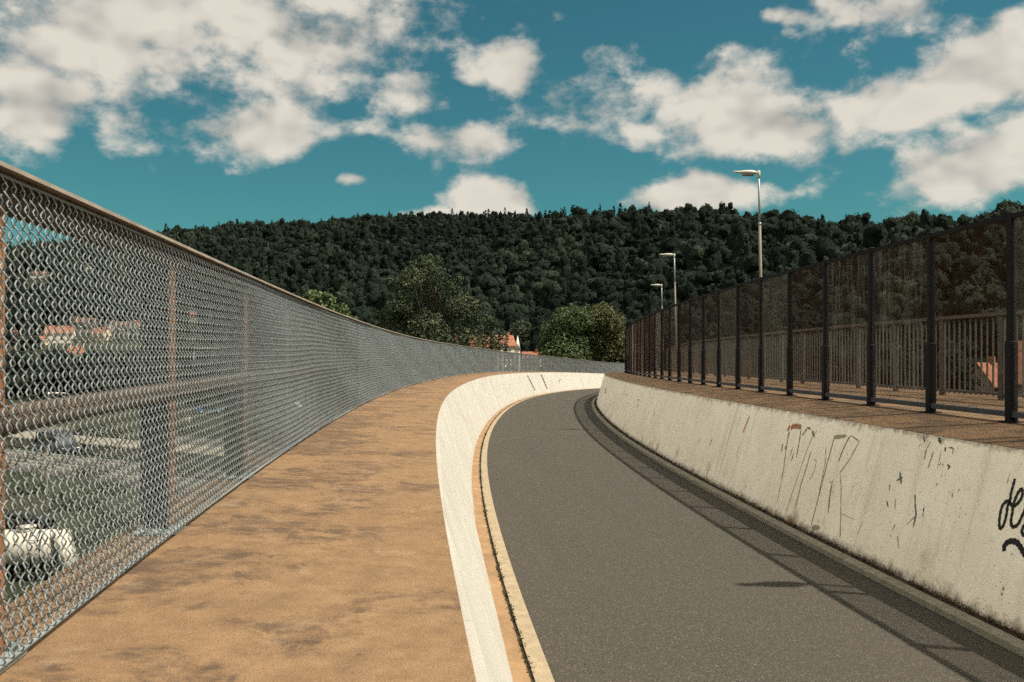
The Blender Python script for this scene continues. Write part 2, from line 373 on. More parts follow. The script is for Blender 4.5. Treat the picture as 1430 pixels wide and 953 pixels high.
# ------------------------------------------------------------------ graffiti on the two parapets
GRAF={'R':[('br',0.0151,[(7.75,0.822),(7.74,0.721),(7.64,0.469),(7.61,0.358)]),('br',0.0074,[(7.61,0.358),(7.56,0.136)]),('or',0.0283,[(7.75,0.854),(7.63,0.875),(7.47,0.874)]),('br',0.0165,[(7.47,0.864),(7.42,0.728),(7.39,0.596)]),('gr',0.0182,[(7.4,0.799),(7.31,0.883),(7.23,0.876)]),('br',0.007,[(7.06,0.881),(7.14,0.807),(7.18,0.68),(7.21,0.519),(7.26,0.263),(7.27,0.096)]),('gr',0.0249,[(7.19,0.864),(7.08,0.812)]),('pa',0.0158,[(7.08,0.683),(7.08,0.575),(7.1,0.381),(7.08,0.154)]),('br',0.0052,[(6.97,0.627),(6.9,0.62),(6.88,0.556),(6.89,0.502),(6.94,0.443)]),('br',0.0068,[(6.77,0.752),(6.69,0.617),(6.66,0.426),(6.65,0.363)]),('br',0.0117,[(6.65,0.867),(6.65,0.738),(6.65,0.582),(6.64,0.377),(6.63,0.069)]),('pa',0.0302,[(6.66,0.848),(6.41,0.879)]),('br',0.0145,[(6.34,0.887),(6.38,0.824),(6.41,0.749),(6.43,0.659)]),('br',0.0081,[(6.34,0.893),(6.14,0.858),(6.22,0.712),(6.34,0.578),(6.25,0.48),(6.12,0.28),(6.01,0.095)]),('gr',0.0147,[(6.45,0.505),(6.41,0.359),(6.35,0.231)]),('pa',0.0366,[(6.61,0.08),(6.44,0.105)]),('gr',0.0039,[(6.12,0.28),(5.84,0.273)]),('br',0.0052,[(5.7,0.285),(5.74,0.168)]),('re',0.0227,[(7.78,0.871),(7.81,0.81)]),('re',0.0113,[(7.71,0.886),(7.72,0.825)]),('re',0.0133,[(7.84,0.69),(7.82,0.61)]),('re',0.0113,[(7.74,0.68),(7.73,0.634)]),('re',0.0092,[(7.55,0.679),(7.56,0.593)]),('re',0.0092,[(7.48,0.65),(7.49,0.55)]),('re',0.0151,[(7.76,0.806),(7.74,0.742)]),('pr',0.0259,[(9.13,0.887),(9.18,0.783),(9.22,0.68)]),('gr',0.0058,[(9.23,0.589),(9.2,0.412)]),('bk',0.0156,[(3.96,0.831),(3.96,0.788),(3.96,0.738),(3.95,0.697),(3.96,0.667),(3.95,0.62),(3.95,0.563),(3.97,0.536),(3.99,0.549),(4.01,0.602),(4.01,0.664),(3.97,0.696),(3.91,0.677),(3.87,0.701),(3.85,0.74),(3.86,0.773),(3.88,0.776),(3.9,0.743),(3.91,0.683),(3.9,0.641),(3.89,0.588),(3.86,0.564),(3.82,0.586),(3.8,0.644),(3.78,0.696),(3.74,0.68),(3.75,0.618),(3.77,0.56),(3.74,0.538),(3.69,0.56)]),('bk',0.0235,[(3.88,0.418),(3.89,0.452),(3.85,0.482),(3.79,0.487),(3.74,0.467),(3.7,0.444),(3.63,0.424),(3.57,0.463)]),('dk',0.0106,[(5.14,0.983),(5.1,0.94)]),('dk',0.0046,[(5.15,0.93),(5.16,0.905)]),('dk',0.006,[(5.02,0.956),(5.05,0.901)]),('dk',0.009,[(5.05,0.898),(5.04,0.827)]),('dk',0.0089,[(4.95,0.894),(4.96,0.776)]),('dk',0.0221,[(4.93,0.99),(4.88,0.954)]),('dk',0.013,[(4.81,0.938),(4.8,0.906)]),('dk',0.0072,[(4.77,0.937),(4.71,0.939),(4.7,0.898)]),('dk',0.0044,[(4.85,0.909),(4.84,0.79)]),('dk',0.0058,[(4.81,0.832),(4.83,0.808)]),('dk',0.01,[(4.73,0.827),(4.69,0.818),(4.71,0.797)]),('dk',0.0042,[(4.66,0.952),(4.65,0.937)]),('bl',0.0218,[(5.34,0.708),(5.27,0.626)]),('bl',0.0109,[(5.36,0.639),(5.27,0.676)]),('bl',0.0095,[(5.44,0.605),(5.42,0.558)]),('bl',0.0134,[(5.04,0.587),(5.0,0.518),(4.95,0.452),(4.95,0.367)]),('bl',0.0062,[(5.3,0.521),(5.26,0.438)]),('dk',0.0094,[(5.42,0.485),(5.37,0.444)]),('dk',0.0073,[(4.88,0.526),(4.86,0.456)]),('dk',0.0061,[(5.22,0.296),(5.2,0.352)]),('bl',0.006,[(5.13,0.283),(5.06,0.204)]),('bl',0.006,[(5.05,0.367),(4.95,0.452)]),('dk',0.0056,[(4.58,0.663),(4.56,0.628)]),('or',0.0038,[(4.02,0.854),(4.02,0.795)]),('gr',0.0391,[(48.07,0.565),(48.27,0.284),(48.14,-0.069)]),('gr',0.0822,[(55.51,0.185),(19.05,0.744)]),('dk',0.0745,[(61.81,-0.079),(16.97,0.724)]),('dk',0.0196,[(16.88,0.681),(16.92,0.574)]),('bl',0.0117,[(20.45,0.669),(20.46,0.577)]),('bl',0.013,[(14.7,0.617),(14.81,0.526)]),('gr',0.0129,[(10.41,0.541),(10.45,0.413)]),('gr',0.0101,[(11.0,0.493),(11.06,0.397)])],'L':[('dk',0.0391,[(39.49,0.88),(40.01,0.851)]),('dk',0.0357,[(40.01,0.851),(39.5,0.821)]),('dk',0.0392,[(39.58,0.808),(40.11,0.778)]),('dk',0.0353,[(39.58,0.808),(39.9,0.846)]),('dk',0.0393,[(39.68,0.735),(40.2,0.704)]),('dk',0.0358,[(40.2,0.704),(39.69,0.676)]),('dk',0.0394,[(39.77,0.662),(40.3,0.631)]),('dk',0.0395,[(39.87,0.589),(40.39,0.557)]),('dk',0.036,[(40.39,0.557),(39.88,0.53)]),('dk',0.0355,[(39.87,0.589),(40.18,0.625)]),('dk',0.0396,[(39.96,0.515),(40.48,0.482)]),('dk',0.0397,[(40.05,0.442),(40.58,0.407)]),('dk',0.0361,[(40.58,0.407),(40.07,0.382)]),('dk',0.0397,[(40.15,0.368),(40.67,0.332)]),('dk',0.0358,[(40.15,0.368),(40.47,0.403)]),('dk',0.0398,[(40.24,0.293),(40.77,0.257)]),('dk',0.0363,[(40.77,0.257),(40.26,0.233)]),('dk',0.0434,[(44.01,0.887),(44.53,0.857)]),('dk',0.0395,[(44.53,0.857),(44.03,0.822)]),('dk',0.0435,[(44.06,0.812),(44.58,0.781)]),('dk',0.0391,[(44.06,0.812),(44.37,0.855)]),('dk',0.0435,[(44.11,0.737),(44.62,0.705)]),('dk',0.0396,[(44.62,0.705),(44.12,0.671)]),('dk',0.0435,[(44.15,0.661),(44.67,0.629)]),('dk',0.0436,[(44.2,0.586),(44.71,0.552)]),('dk',0.0397,[(44.71,0.552),(44.21,0.52)]),('dk',0.0392,[(44.2,0.586),(44.51,0.627)]),('dk',0.0436,[(44.24,0.51),(44.76,0.476)]),('dk',0.0437,[(44.29,0.434),(44.81,0.399)]),('dk',0.0397,[(44.81,0.399),(44.3,0.368)]),('dk',0.0437,[(44.33,0.358),(44.85,0.322)]),('dk',0.0393,[(44.33,0.358),(44.64,0.398)]),('dk',0.0437,[(44.38,0.282),(44.9,0.245)]),('dk',0.0398,[(44.9,0.245),(44.39,0.216)]),('dk',0.0393,[(50.11,0.624),(49.32,0.534),(49.44,0.418)]),('pk',0.0128,[(13.39,0.84),(13.74,0.617),(14.04,0.455)]),('pk',0.0116,[(13.93,0.789),(14.29,0.558),(15.11,0.382)]),('pk',0.0076,[(12.66,0.766),(13.34,0.616)]),('dk',0.0121,[(21.08,0.471),(21.03,0.339)]),('gr',0.0072,[(21.03,0.339),(21.37,0.128)])]}
PAINT = dict(br=m_paint('brown_marker', (.19,.155,.105)), **{'or': m_paint('orange_spray', (.36,.15,.07))}, gr=m_paint('grey_marker', (.19,.165,.125)),
    pa=m_paint('pale_grey_marker', (.30,.265,.20)), re=m_paint('red_spray', (.42,.10,.05)), bk=m_paint('black_spray', (.012,.013,.013)), dk=m_paint('black_marker', (.05,.045,.038)),
    bl=m_paint('blue_grey_smear', (.14,.15,.14)), pk=m_paint('pink_spray', (.55,.28,.21)), pr=m_paint('pale_orange_spray', (.52,.33,.19)))
def ribbon(pts, w, B, T, lift=.003, curve=False):
    B = np.array(B); T = np.array(T); L = float(np.hypot(*(T - B))) * KSC
    p = np.array([(s * KSC, t * L) for s, t in pts], float)
    if len(p) > 2 and curve:      # smooth the stroke
        q = []
        for i in range(len(p) - 1):
            a, b, c, d = p[max(i-1, 0)], p[i], p[i+1], p[min(i+2, len(p)-1)]
            for t in np.linspace(0, 1, 7)[:-1]:
                q.append(.5*((2*b) + (-a+c)*t + (2*a-5*b+4*c-d)*t*t + (-a+3*b-3*c+d)*t**3))
        q.append(p[-1]); p = np.array(q)
    else:
        p = np.array([p[i] + (p[i+1] - p[i]) * t for i in range(len(p) - 1) for t in np.linspace(0, 1, 6)[(1 if i else 0):]])
    d = np.gradient(p, axis=0); d /= (np.linalg.norm(d, axis=1)[:, None] + 1e-9); nn = np.stack([-d[:, 1], d[:, 0]], 1)
    k = len(p); wob = 1 + .15 * np.sin(np.arange(k) * 1.7 + p[0, 0] * 9)
    taper = np.minimum(1, np.minimum(np.arange(k) + .35, np.arange(k)[::-1] + .35) / 1.4)
    hw = (w / 2 * wob * taper)[:, None]
    e = np.concatenate([p + nn * hw, p - nn * hw])
    tau = e[:, 1] / L
    V = P(e[:, 0] / KSC, B[0] + (T[0]-B[0]) * tau, B[1] + (T[1]-B[1]) * tau)
    side = 1 if B[0] < 1 else -1
    th = np.interp(e[:, 0] / KSC, SS, TH); al = math.atan2(abs(T[0]-B[0]), T[1]-B[1])
    V = V + lift * np.stack([side*np.cos(th)*math.cos(al), -side*np.sin(th)*math.cos(al), np.full_like(th, math.sin(al))], -1)
    F = [(i, i+1, k+i+1, k+i) for i in range(k - 1)]
    return V, F
def graffiti(name, strokes, parent, B, T):
    V, F, FM = [], [], []; mats = []; keys = []
    for n, (c, w, pts) in enumerate(strokes):
        if c not in keys: keys.append(c); mats.append(PAINT[c])
        v, f = ribbon(pts, w * (2.0 if c == 'bk' else 2.3 if c in ('re', 'or', 'pr') else 1.5), B, T, .0025 + .00012 * n, c in ('bk', 'pk'))
        F += [[i + len(V) for i in q] for q in f]; FM += [keys.index(c)] * len(f); V += v.tolist()
    return mk(name, V, F, None, parent, mats=mats, fm=FM)
GR = GRAF['R']; GL = GRAF['L']
isT = [g for g in GR if g[0] == 'bk']
let = [g for g in GR[:25]]
rest = [g for g in GR[25:] if g[0] != 'bk']
graffiti('outline_graffiti', let, wr, RB, RT)['label'] = 'large outlined letters in brown marker with touches of red'
graffiti('black_tag', isT, wr, RB, RT)['label'] = 'thick looping black spray tag'
graffiti('faded_scribbles', rest, wr, RB, RT)['label'] = 'faded black and grey scribbles'
tx = [g for g in GL if g[0] == 'dk' and g[2][0][0] > 16]; pk = [g for g in GL if g not in tx]
graffiti('black_lettering', tx, wl, LB, LT)['label'] = 'two columns of small black lettering running down the face'
graffiti('pink_scribble', pk, wl, LB, LT)['label'] = 'pale pink spray scribble'
for sj in (26.6, 57.0):
    v, f = ribbon([(sj, .0), (sj, .5), (sj, 1.0)], .03, LB, LT, .004)
    mk('joint', v, f, M['tar'], wl)
for sj in (9.7, 36.0):
    v, f = ribbon([(sj, .0), (sj, .5), (sj, 1.0)], .006, RB, RT, .003)
    mk('joint', v, f, M['tar'], wr)

# ------------------------------------------------------------------ chain-link fence on its steel railing
fl = empty('chain_link_fence', tuple(P(0, -1.2, -.55)), 'silver chain-link fence on a rusty brown railing along the outer edge of the walkway', 'fence')
FB = np.array(fl.location)
def place_part(o, parent, s, off, h):
    o.parent = parent
    o.location = Vector(P(s, off, h)) - parent.location; o.rotation_euler = (0, 0, -heading(s))
m = MB(); m.box(.034, .046, -.036, .036, 0, .82 * KSC, .003)
post0 = m.build('post', M['rust'], None); COL.objects.unlink(post0)
m = MB(); m.box(-.055, .033, -.006, .006, 0, .81 * KSC); m.box(-.067, -.055, -.036, .036, 0, .81 * KSC, .003)
web0 = m.build('post_web', M['postshade'], None); COL.objects.unlink(web0)
m = MB(); m.box(-.085, .075, -.085, .085, .0, .014, .004)
for bx in (-.062, .052):
    for by in (-.062, .062): m.tube([(bx, by, .013), (bx, by, .034)], .010, 6)
base0 = m.build('base_plate', M['galv'], None); COL.objects.unlink(base0)
for k in range(-4, 84):
    s = .288 + 1.215 * k
    p = post0.copy(); COL.objects.link(p); place_part(p, fl, s, -1.228, -.550)
    wb = web0.copy(); COL.objects.link(wb); wb.parent = p
    if s < 26:
        b = base0.copy(); COL.objects.link(b); b.parent = p
def rprof(o, h, r, n=10, sq=.75):
    out = []
    for i in range(n):
        a = 2 * math.pi * i / n + .3
        c, s_ = math.cos(a), math.sin(a)
        q = (abs(c)**4 + abs(s_)**4) ** -.25
        rr = r * (sq * q + (1 - sq))
        out.append((o + c * rr, h + s_ * rr))
    return out
sweep('top_rail', [(-1.148, .316), (-1.150, .325), (-1.160, .329), (-1.262, .329), (-1.270, .324), (-1.270, .316)], 0, 0, 1, M['railtan'], fl, ss=SMOOTH)
sweep('rail_underside', [(-1.192, .264), (-1.192, .3155), (-1.240, .3155), (-1.240, .264)], 0, 0, 1, M['raildark'], fl, ss=SMOOTH)
sweep('mid_rail', rprof(-1.210, -.122, .027, 12), 0, 0, 1, M['raildark'], fl, ss=SMOOTH, smooth_sh=True)
sweep('tension_cable', rprof(-1.166, -.533, .0052, 6, 0), 0, 0, 1, M['bottomwire'], fl, ss=SMOOTH, smooth_sh=True)
sweep('tension_cable', rprof(-1.166, .308, .003, 6, 0), 0, 0, 1, M['bottomwire'], fl, ss=SMOOTH, smooth_sh=True)
def chain_link(s0, s1, sub, sides, r):
    hd = .071; W = .048
    H0, H1 = -.536, .311
    nst = int(round((H1 - H0) * KSC / (hd / 2)))
    npt = nst * sub + 1
    j = np.arange(npt) / sub
    tri = 2 * np.abs((j / 2 + .25) % 1 - .5) * 2 - 1          # zigzag -1..1, period 2 steps
    tri = np.cos(np.pi * j) if sub > 1 else tri
    lat = tri if sub == 1 else np.sign(tri) * np.abs(tri) ** .8
    aa = np.arange(s0 * KSC, s1 * KSC, W / 2)
    ph = np.where(np.arange(len(aa)) % 2 == 0, 1.0, -1.0)
    jit = RNG.uniform(-.0022, .0022, (len(aa), npt))
    slow = .004 * np.sin(aa[:, None] * .9 + j[None, :] * .11) + .003 * np.sin(aa[:, None] * 2.3)
    a = aa[:, None] + ph[:, None] * lat[None, :] * (W / 4 + .0026) + jit
    hz = H0 * KSC + j[None, :] * ((H1 - H0) * KSC / nst) + RNG.uniform(-.002, .002, (len(aa), 1)) + slow
    dep = ph[:, None] * np.sin(np.pi * j[None, :]) * .0085 + .005 * np.sin(aa[:, None] * 1.3 + j[None, :] * .35)
    s = a / KSC
    base = np.broadcast_to(np.array(-1.165), s.shape) + dep / KSC
    C = P(s, base, hz / KSC)                                    # (wires, pts, 3)
    Tn = np.gradient(C, axis=1); Tn /= np.linalg.norm(Tn, axis=2)[..., None]
    th = np.interp(s, SS, TH)
    N = np.stack([np.cos(th), -np.sin(th), np.zeros_like(th)], -1)
    Bn = np.cross(Tn, N); Bn /= np.linalg.norm(Bn, axis=2)[..., None]; N2 = np.cross(Bn, Tn)
    rings = [C + r * (math.cos(2*math.pi*k/sides) * N2 + math.sin(2*math.pi*k/sides) * Bn) for k in range(sides)]
    V = np.stack(rings, 2).reshape(-1, 3)
    nw = len(aa)
    idx = np.arange(nw * npt * sides).reshape(nw, npt, sides)
    A = idx[:, :-1, :]; Bq = idx[:, 1:, :]
    F = np.stack([A, np.roll(A, -1, 2), np.roll(Bq, -1, 2), Bq], -1).reshape(-1, 4)
    return V, F
V1, F1 = chain_link(-3, 8, 3, 4, .0022)
V2, F2 = chain_link(8, 101, 2, 3, .0023)
mk('chain_link_mesh', np.concatenate([V1, V2]), np.concatenate([F1, F2 + len(V1)]), M['wire'], fl, smooth_sh=True)

# ------------------------------------------------------------------ dark mesh screen between road and inner walkway
fr = empty('mesh_screen_fence', tuple(P(5, 4.022, -.53)), 'tall black steel fence with fine brown mesh panels beside the graffiti-covered parapet', 'fence')
PH = (1.054 + .53) * KSC
m = MB(); m.box(-.030, .030, -.036, .036, .0, PH + .02, .004)
scp0 = m.build('post', M['black'], None); COL.objects.unlink(scp0)
m = MB(); m.box(-.044, .040, -.044, .044, .0, PH * .39, .005); m.box(-.085, .085, -.085, .085, -.01, .012, .004)
sleeve0 = m.build('post_sleeve', M['black'], None); COL.objects.unlink(sleeve0)
BAY = 1.215
def mesh_panel(flip, t):
    Lx = BAY * KSC - .07; z0, z1 = .10, PH - .03
    w, hh = .020, .0066
    nr = int((z1 - z0) / hh); nx = int(Lx / (w / 2)) + 1
    x = np.arange(nx) * (w / 2) - Lx / 2
    V = np.zeros((nr, nx, 2, 3))
    for r in range(nr):
        zz = z0 + r * hh + np.where((np.arange(nx) + r) % 2 == 0, .5, -.5) * hh * .80
        for e, (dz, dx) in enumerate(((-t, t * .4 * flip), (t, -t * .4 * flip))):
            V[r, :, e, 1] = x; V[r, :, e, 2] = zz + dz; V[r, :, e, 0] = dx
    idx = np.arange(nr * nx * 2).reshape(nr, nx, 2)
    F = np.stack([idx[:, :-1, 0], idx[:, 1:, 0], idx[:, 1:, 1], idx[:, :-1, 1]], -1).reshape(-1, 4)
    return V.reshape(-1, 3), F
pan0 = mk('mesh_panel', *mesh_panel(1, .00108), M['meshdark']); COL.objects.unlink(pan0)
pan1 = mk('mesh_panel', *mesh_panel(1, .00108), M['meshgrey']); COL.objects.unlink(pan1)
def m_speck():
    t = NT('streaked_mesh'); v = t.coord('Object', (1, 9, 1.2))
    n = t.noise(v, 1.0, 5, .65); c = t.mix(t.ramp(n, [(.46, 0.0), (.62, 1.0)]), (.042,.020,.011), (.20,.175,.14))
    return t.fin(c, .7)
M['meshspeck'] = m_speck()
def m_half():
    t = NT('half_pale_mesh'); v = t.coord('Object'); sx = t.n('ShaderNodeSeparateXYZ'); t.l(v, sx.inputs[0])
    n = t.noise(v, 2.0, 5, .65)
    f = t.math('ADD', t.math('MULTIPLY', sx.outputs[2], -.5), t.math('ADD', n, .1))
    c = t.mix(t.ramp(f, [(-.1, 0.0), (.3, 1.0)]), (.042,.019,.010), (.10,.062,.036))  # mesh tone paler towards the bottom of the panel
    return t.fin(c, .7)
M['meshhalf'] = m_half()
TONE = {-1: 'meshgrey', 0: 'meshdark', 1: 'meshspeck', 2: 'meshspeck', 3: 'meshdark', 4: 'meshgrey', 5: 'meshhalf', 6: 'meshgrey', 7: 'meshhalf', 8: 'meshhalf', 9: 'meshdark', 10: 'meshhalf', 11: 'meshdark', 12: 'meshgrey', 13: 'meshdark', 14: 'meshdark', 15: 'meshhalf'}
for k in range(-7, 38):
    s = 5.35 + BAY * k
    p = scp0.copy(); COL.objects.link(p); place_part(p, fr, s, 4.022, -.530)
    b = sleeve0.copy(); COL.objects.link(b); b.parent = p
    tn = TONE.get(k, ('meshdark', 'meshhalf', 'meshgrey', 'meshdark')[k % 4])
    q = (pan1 if tn == 'meshgrey' else pan0).copy(); COL.objects.link(q); place_part(q, fr, s + BAY / 2, 4.022, -.530)
    q.material_slots[0].link = 'OBJECT'; q.material_slots[0].material = M[tn]
SM2 = np.arange(-3.2, 50.4, .405)
sweep('top_rail', [(4.002, 1.020), (4.042, 1.020), (4.042, 1.056), (4.002, 1.056)], 0, 0, 1, M['black'], fr, ss=SM2)
sweep('bottom_rail', [(3.998, -.490), (4.046, -.490), (4.046, -.448), (3.998, -.448)], 0, 0, 1, M['slate'], fr, ss=SM2)

# ------------------------------------------------------------------ grey railing at the far edge of the inner walkway
rl = empty('bridge_railing', tuple(P(8.4, 5.75, -.5)), 'grey steel railing with upright bars behind the dark mesh screen', 'railing')
RBAY = 1.31
m = MB(); m.box(-.03, .03, -.055, .055, -.02, .925 * KSC, .006)
rp0 = m.build('post', M['railgrey'], None); COL.objects.unlink(rp0)
m = MB()
for i in range(1, 12):
    y = -RBAY * KSC / 2 + i * RBAY * KSC * 1.075 / 12 - .06
    m.box(-.010, .010, y - .010, y + .010, .04, .90 * KSC)
bal0 = m.build('baluster_panel', M['railgrey'], None); COL.objects.unlink(bal0)
for k in range(-9, 32):
    s = 8.4 + RBAY * k
    p = rp0.copy(); COL.objects.link(p); place_part(p, rl, s, 5.75, -.505)
    q = bal0.copy(); COL.objects.link(q); place_part(q, rl, s + RBAY / 2, 5.75, -.505)
SM3 = np.arange(-3.4, 49.5, .655)
sweep('top_rail', [(5.71, .412), (5.79, .412), (5.79, .450), (5.71, .450)], 0, 0, 1, M['railgrey'], rl, ss=SM3)
sweep('bottom_rail', [(5.735, -.462), (5.765, -.462), (5.765, -.432), (5.735, -.432)], 0, 0, 1, M['railgrey'], rl, ss=SM3)

# ------------------------------------------------------------------ street lamps of the bridge
def make_lamp(H, split, arm, label, group, r=.055):
    t = empty('street_lamp', (0, 0, 0), label, 'street lamp', group)
    lean = .11 * H / 5.4
    X = lambda z: -lean * z / H
    m = MB(); m.tube([(X(0), 0, 0), (X(split), 0, split)], [r * 1.05, r * .98], 12); m.tube([(0, 0, 0), (0, 0, .05)], r * 1.9, 12)
    m.build('lower_pole', M['poletan'], t, True)
    m = MB(); m.tube([(X(split), 0, split - .01), (X(split), 0, split + .06)], r * 1.08, 12); m.tube([(X(split), 0, split + .05), (X(H), 0, H)], [r * .86, r * .74], 12)
    m.build('upper_pole', M['galv'], t, True)
    m = MB(); x = X(H)
    m.tube([(x, 0, H - .16), (x, 0, H + .02), (x - .02, 0, H + .03)], [r * 1.15, r * 1.1, r * .7], 12)
    m.tube([(x, 0, H - .03), (x - .10, 0, H - .02)], r * .8, 10)
    m.build('bracket', M['lampwhite'], t, True)
    def lathe_x(pts, mat, name, par, squash):
        V = []; F = []; n = 12
        for (px, rr, dz) in pts:
            for k in range(n):
                a = 2*math.pi*k/n; V.append((x + px, math.cos(a) * rr * 1.5, H - .015 + dz + math.sin(a) * rr * squash))
        for i in range(len(pts) - 1):
            for k in range(n):
                j = (k+1) % n; F.append((i*n+k, i*n+j, i*n+n+j, i*n+n+k))
        F.append(list(range(n))); F.append([(len(pts)-1)*n+k for k in range(n)])
        return mk(name, V, F, mat, par, smooth_sh=True, local=True)
    hd = lathe_x([(-.07, .032, 0), (-.10, .056, 0), (-.20*arm, .072, .004), (-.40*arm, .066, .006), (-.47*arm, .042, .008), (-.60*arm, .036, .012), (-.66*arm, .028, .014), (-.68*arm, .012, .014)], M['lampwhite'], 'lamp_head', t, .82)
    m = MB(); m.box(x - .42*arm, x - .14*arm, -.075, .075, H - .098, H - .052, .012); m.build('lens', M['lens'], hd, True)
    return t
lamp0 = make_lamp(4.36 * KSC, 3.25 * KSC, 1.0, 'street lamp out of view nearby, seen only as a long shadow on the road', 'street lamps along the bridge railing', .038)
LAMPS = [(3.75, 5.93, ''), (18.25, 5.90, 'tall grey street lamp with a white head, the nearest in view above the mesh screen'),
         (33.9, 5.89, 'middle of three street lamps behind the mesh screen, head against dark forest'), (47.0, 5.5, 'farthest and smallest street lamp rising behind the mesh screen beside the round trees')]
for i, (s, o, lb) in enumerate(LAMPS):
    t = lamp0 if i == 0 else dup(lamp0, label=lb)
    t.location = P(s, o, -.51); t.rotation_euler = (0, 0, -heading(s) + .05)
# ------------------------------------------------------------------ terrain
FPX = 1306.8
def W(px, py, Y): return np.array([(px - 715) / FPX * Y, Y, CAMZ + (499.2 - py) / FPX * Y])
AZ_T = [-28.7,-23.4,-20,-15.6,-9.3,-5,-.7,3.7,8,12.3,16.4,20.4,24,28.7,45,70]
EL_T = [.116,.125,.1316,.138,.146,.148,.146,.151,.152,.148,.141,.137,.137,.141,.13,.08]
def ridge_R(az): return np.interp(az, [-60,-28.7,-15,-5,3.7,12,20,28.7,45,80], [950,950,900,780,600,470,390,340,330,400])
def foot_F(az): return np.interp(az, [-60,-28,-15,-5,5,12,28,45,90], [360,340,300,235,190,150,115,105,200])
def terrain(x, y):
    x = np.asarray(x, float); y = np.asarray(y, float)
    az = np.degrees(np.arctan2(x, y)); D = np.hypot(x, y)
    R = ridge_R(az); F = foot_F(az); el = np.interp(az, AZ_T, EL_T, left=.10)
    zr = CAMZ - 12.5 + el * R * np.maximum(np.cos(np.radians(az)), .3)
    back = np.clip((np.abs(az) - 60) / 40, 0, 1); zr = zr * (1 - back) + 22 * back
    t = np.clip((D - F) / (R - F), 0, 1)
    s = t * t * (3 - 2 * t)
    z = zr * (.35 * t * np.clip(t * 8, 0, 1) + .65 * s)
    z = z - np.clip(D - R, 0, 400) * .06
    z += np.clip((D - F) / 60, 0, 1) * (1.6 * np.sin(x * .021 + 1) * np.cos(y * .017) + .8 * np.sin(x * .06) * np.sin(y * .05 + 2))
    return z
def march(px, py, Y0=70.0, Y1=1500):
    Y = np.arange(Y0, Y1, .5); x = (px - 715) / FPX * Y; z = CAMZ + (499.2 - py) / FPX * Y
    h = terrain(x, Y); k = np.argmax(z <= h) if (z <= h).any() else len(Y) - 1
    return np.array([x[k], Y[k], h[k]])
def ground_mesh():
    az = np.concatenate([np.linspace(-48, 48, 193), np.linspace(50, 310, 131)]); az = np.radians(az)
    D = np.concatenate([[0.0], np.linspace(12, 120, 19)[0:], np.linspace(130, 1100, 110), np.geomspace(1150, 9000, 16)])
    A, DD = np.meshgrid(az, D, indexing='ij')
    X, Y = np.sin(A) * DD, np.cos(A) * DD
    Z = terrain(X, Y)
    V = np.stack([X, Y, Z], -1).reshape(-1, 3); n, m = len(az), len(D)
    idx = np.arange(n * m).reshape(n, m); nx = np.roll(idx, -1, 0)
    F = np.stack([idx[:, :-1], idx[:, 1:], nx[:, 1:], nx[:, :-1]], -1).reshape(-1, 4)
    return V, F
gv, gf = ground_mesh()
tag(mk('ground', gv, gf, M['ground'], smooth_sh=True), kind='structure')

# ------------------------------------------------------------------ foliage
def leaf_quads(C, Nn, size, rng, flat=.55):
    """quads at C facing roughly Nn; size per quad"""
    n = len(C)
    N = Nn + rng.normal(0, flat, (n, 3)); N /= np.linalg.norm(N, axis=1)[:, None] + 1e-9
    A = np.cross(N, rng.normal(0, 1, (n, 3))); A /= np.linalg.norm(A, axis=1)[:, None] + 1e-9
    B = np.cross(N, A)
    sz = np.asarray(size)[:, None] if np.ndim(size) else np.full((n, 1), size)
    a = A * sz * .5; b = B * sz * rng.uniform(.28, .5, (n, 1))
    bend = N * sz * rng.uniform(-.12, .12, (n, 1))
    V = np.stack([C - a, C - b * .9 + bend, C + a * rng.uniform(.7, 1.1, (n, 1)), C + b + bend], 1).reshape(-1, 3)
    F = np.arange(n * 4).reshape(n, 4)
    return V, F
def lump_points(lumps, n, rng, shell=.35, down=.35):
    L = np.array([list(l) for l in lumps], float)       # x y z r (sz)
    w = L[:, 3] ** 2; k = rng.choice(len(L), n, p=w / w.sum())
    d = rng.normal(0, 1, (n, 3)); d /= np.linalg.norm(d, axis=1)[:, None]
    d[:, 2] = np.where(d[:, 2] < -down, -d[:, 2] * .6, d[:, 2])
    r = L[k, 3] * (1 - shell * rng.random(n) ** 1.6)
    r *= 1 + .12 * np.sin(d[:, 0] * 7 + k) * np.cos(d[:, 2] * 6 + k * 2)
    sz = L[k, 4] if L.shape[1] > 4 else np.ones(n)
    C = L[k, :3] + d * r[:, None] * np.stack([np.ones(n), np.ones(n), sz], 1)
    return C, d, k
def quad_sphere(m):
    g = np.tan(np.linspace(-1, 1, m + 1) * math.pi / 4); V = []; F = []
    for ax in range(3):
        for sgn in (-1, 1):
            b0 = len(V)
            for u in g:
                for w in g:
                    p = [0, 0, 0]; p[ax] = sgn; p[(ax + 1) % 3] = u * sgn; p[(ax + 2) % 3] = w; V.append(np.array(p) / np.linalg.norm(p))
            for r in range(m):
                for q in range(m): k = b0 + r * (m + 1) + q; F.append((k, k + m + 1, k + m + 2, k + 1))
    return np.array(V), np.array(F)
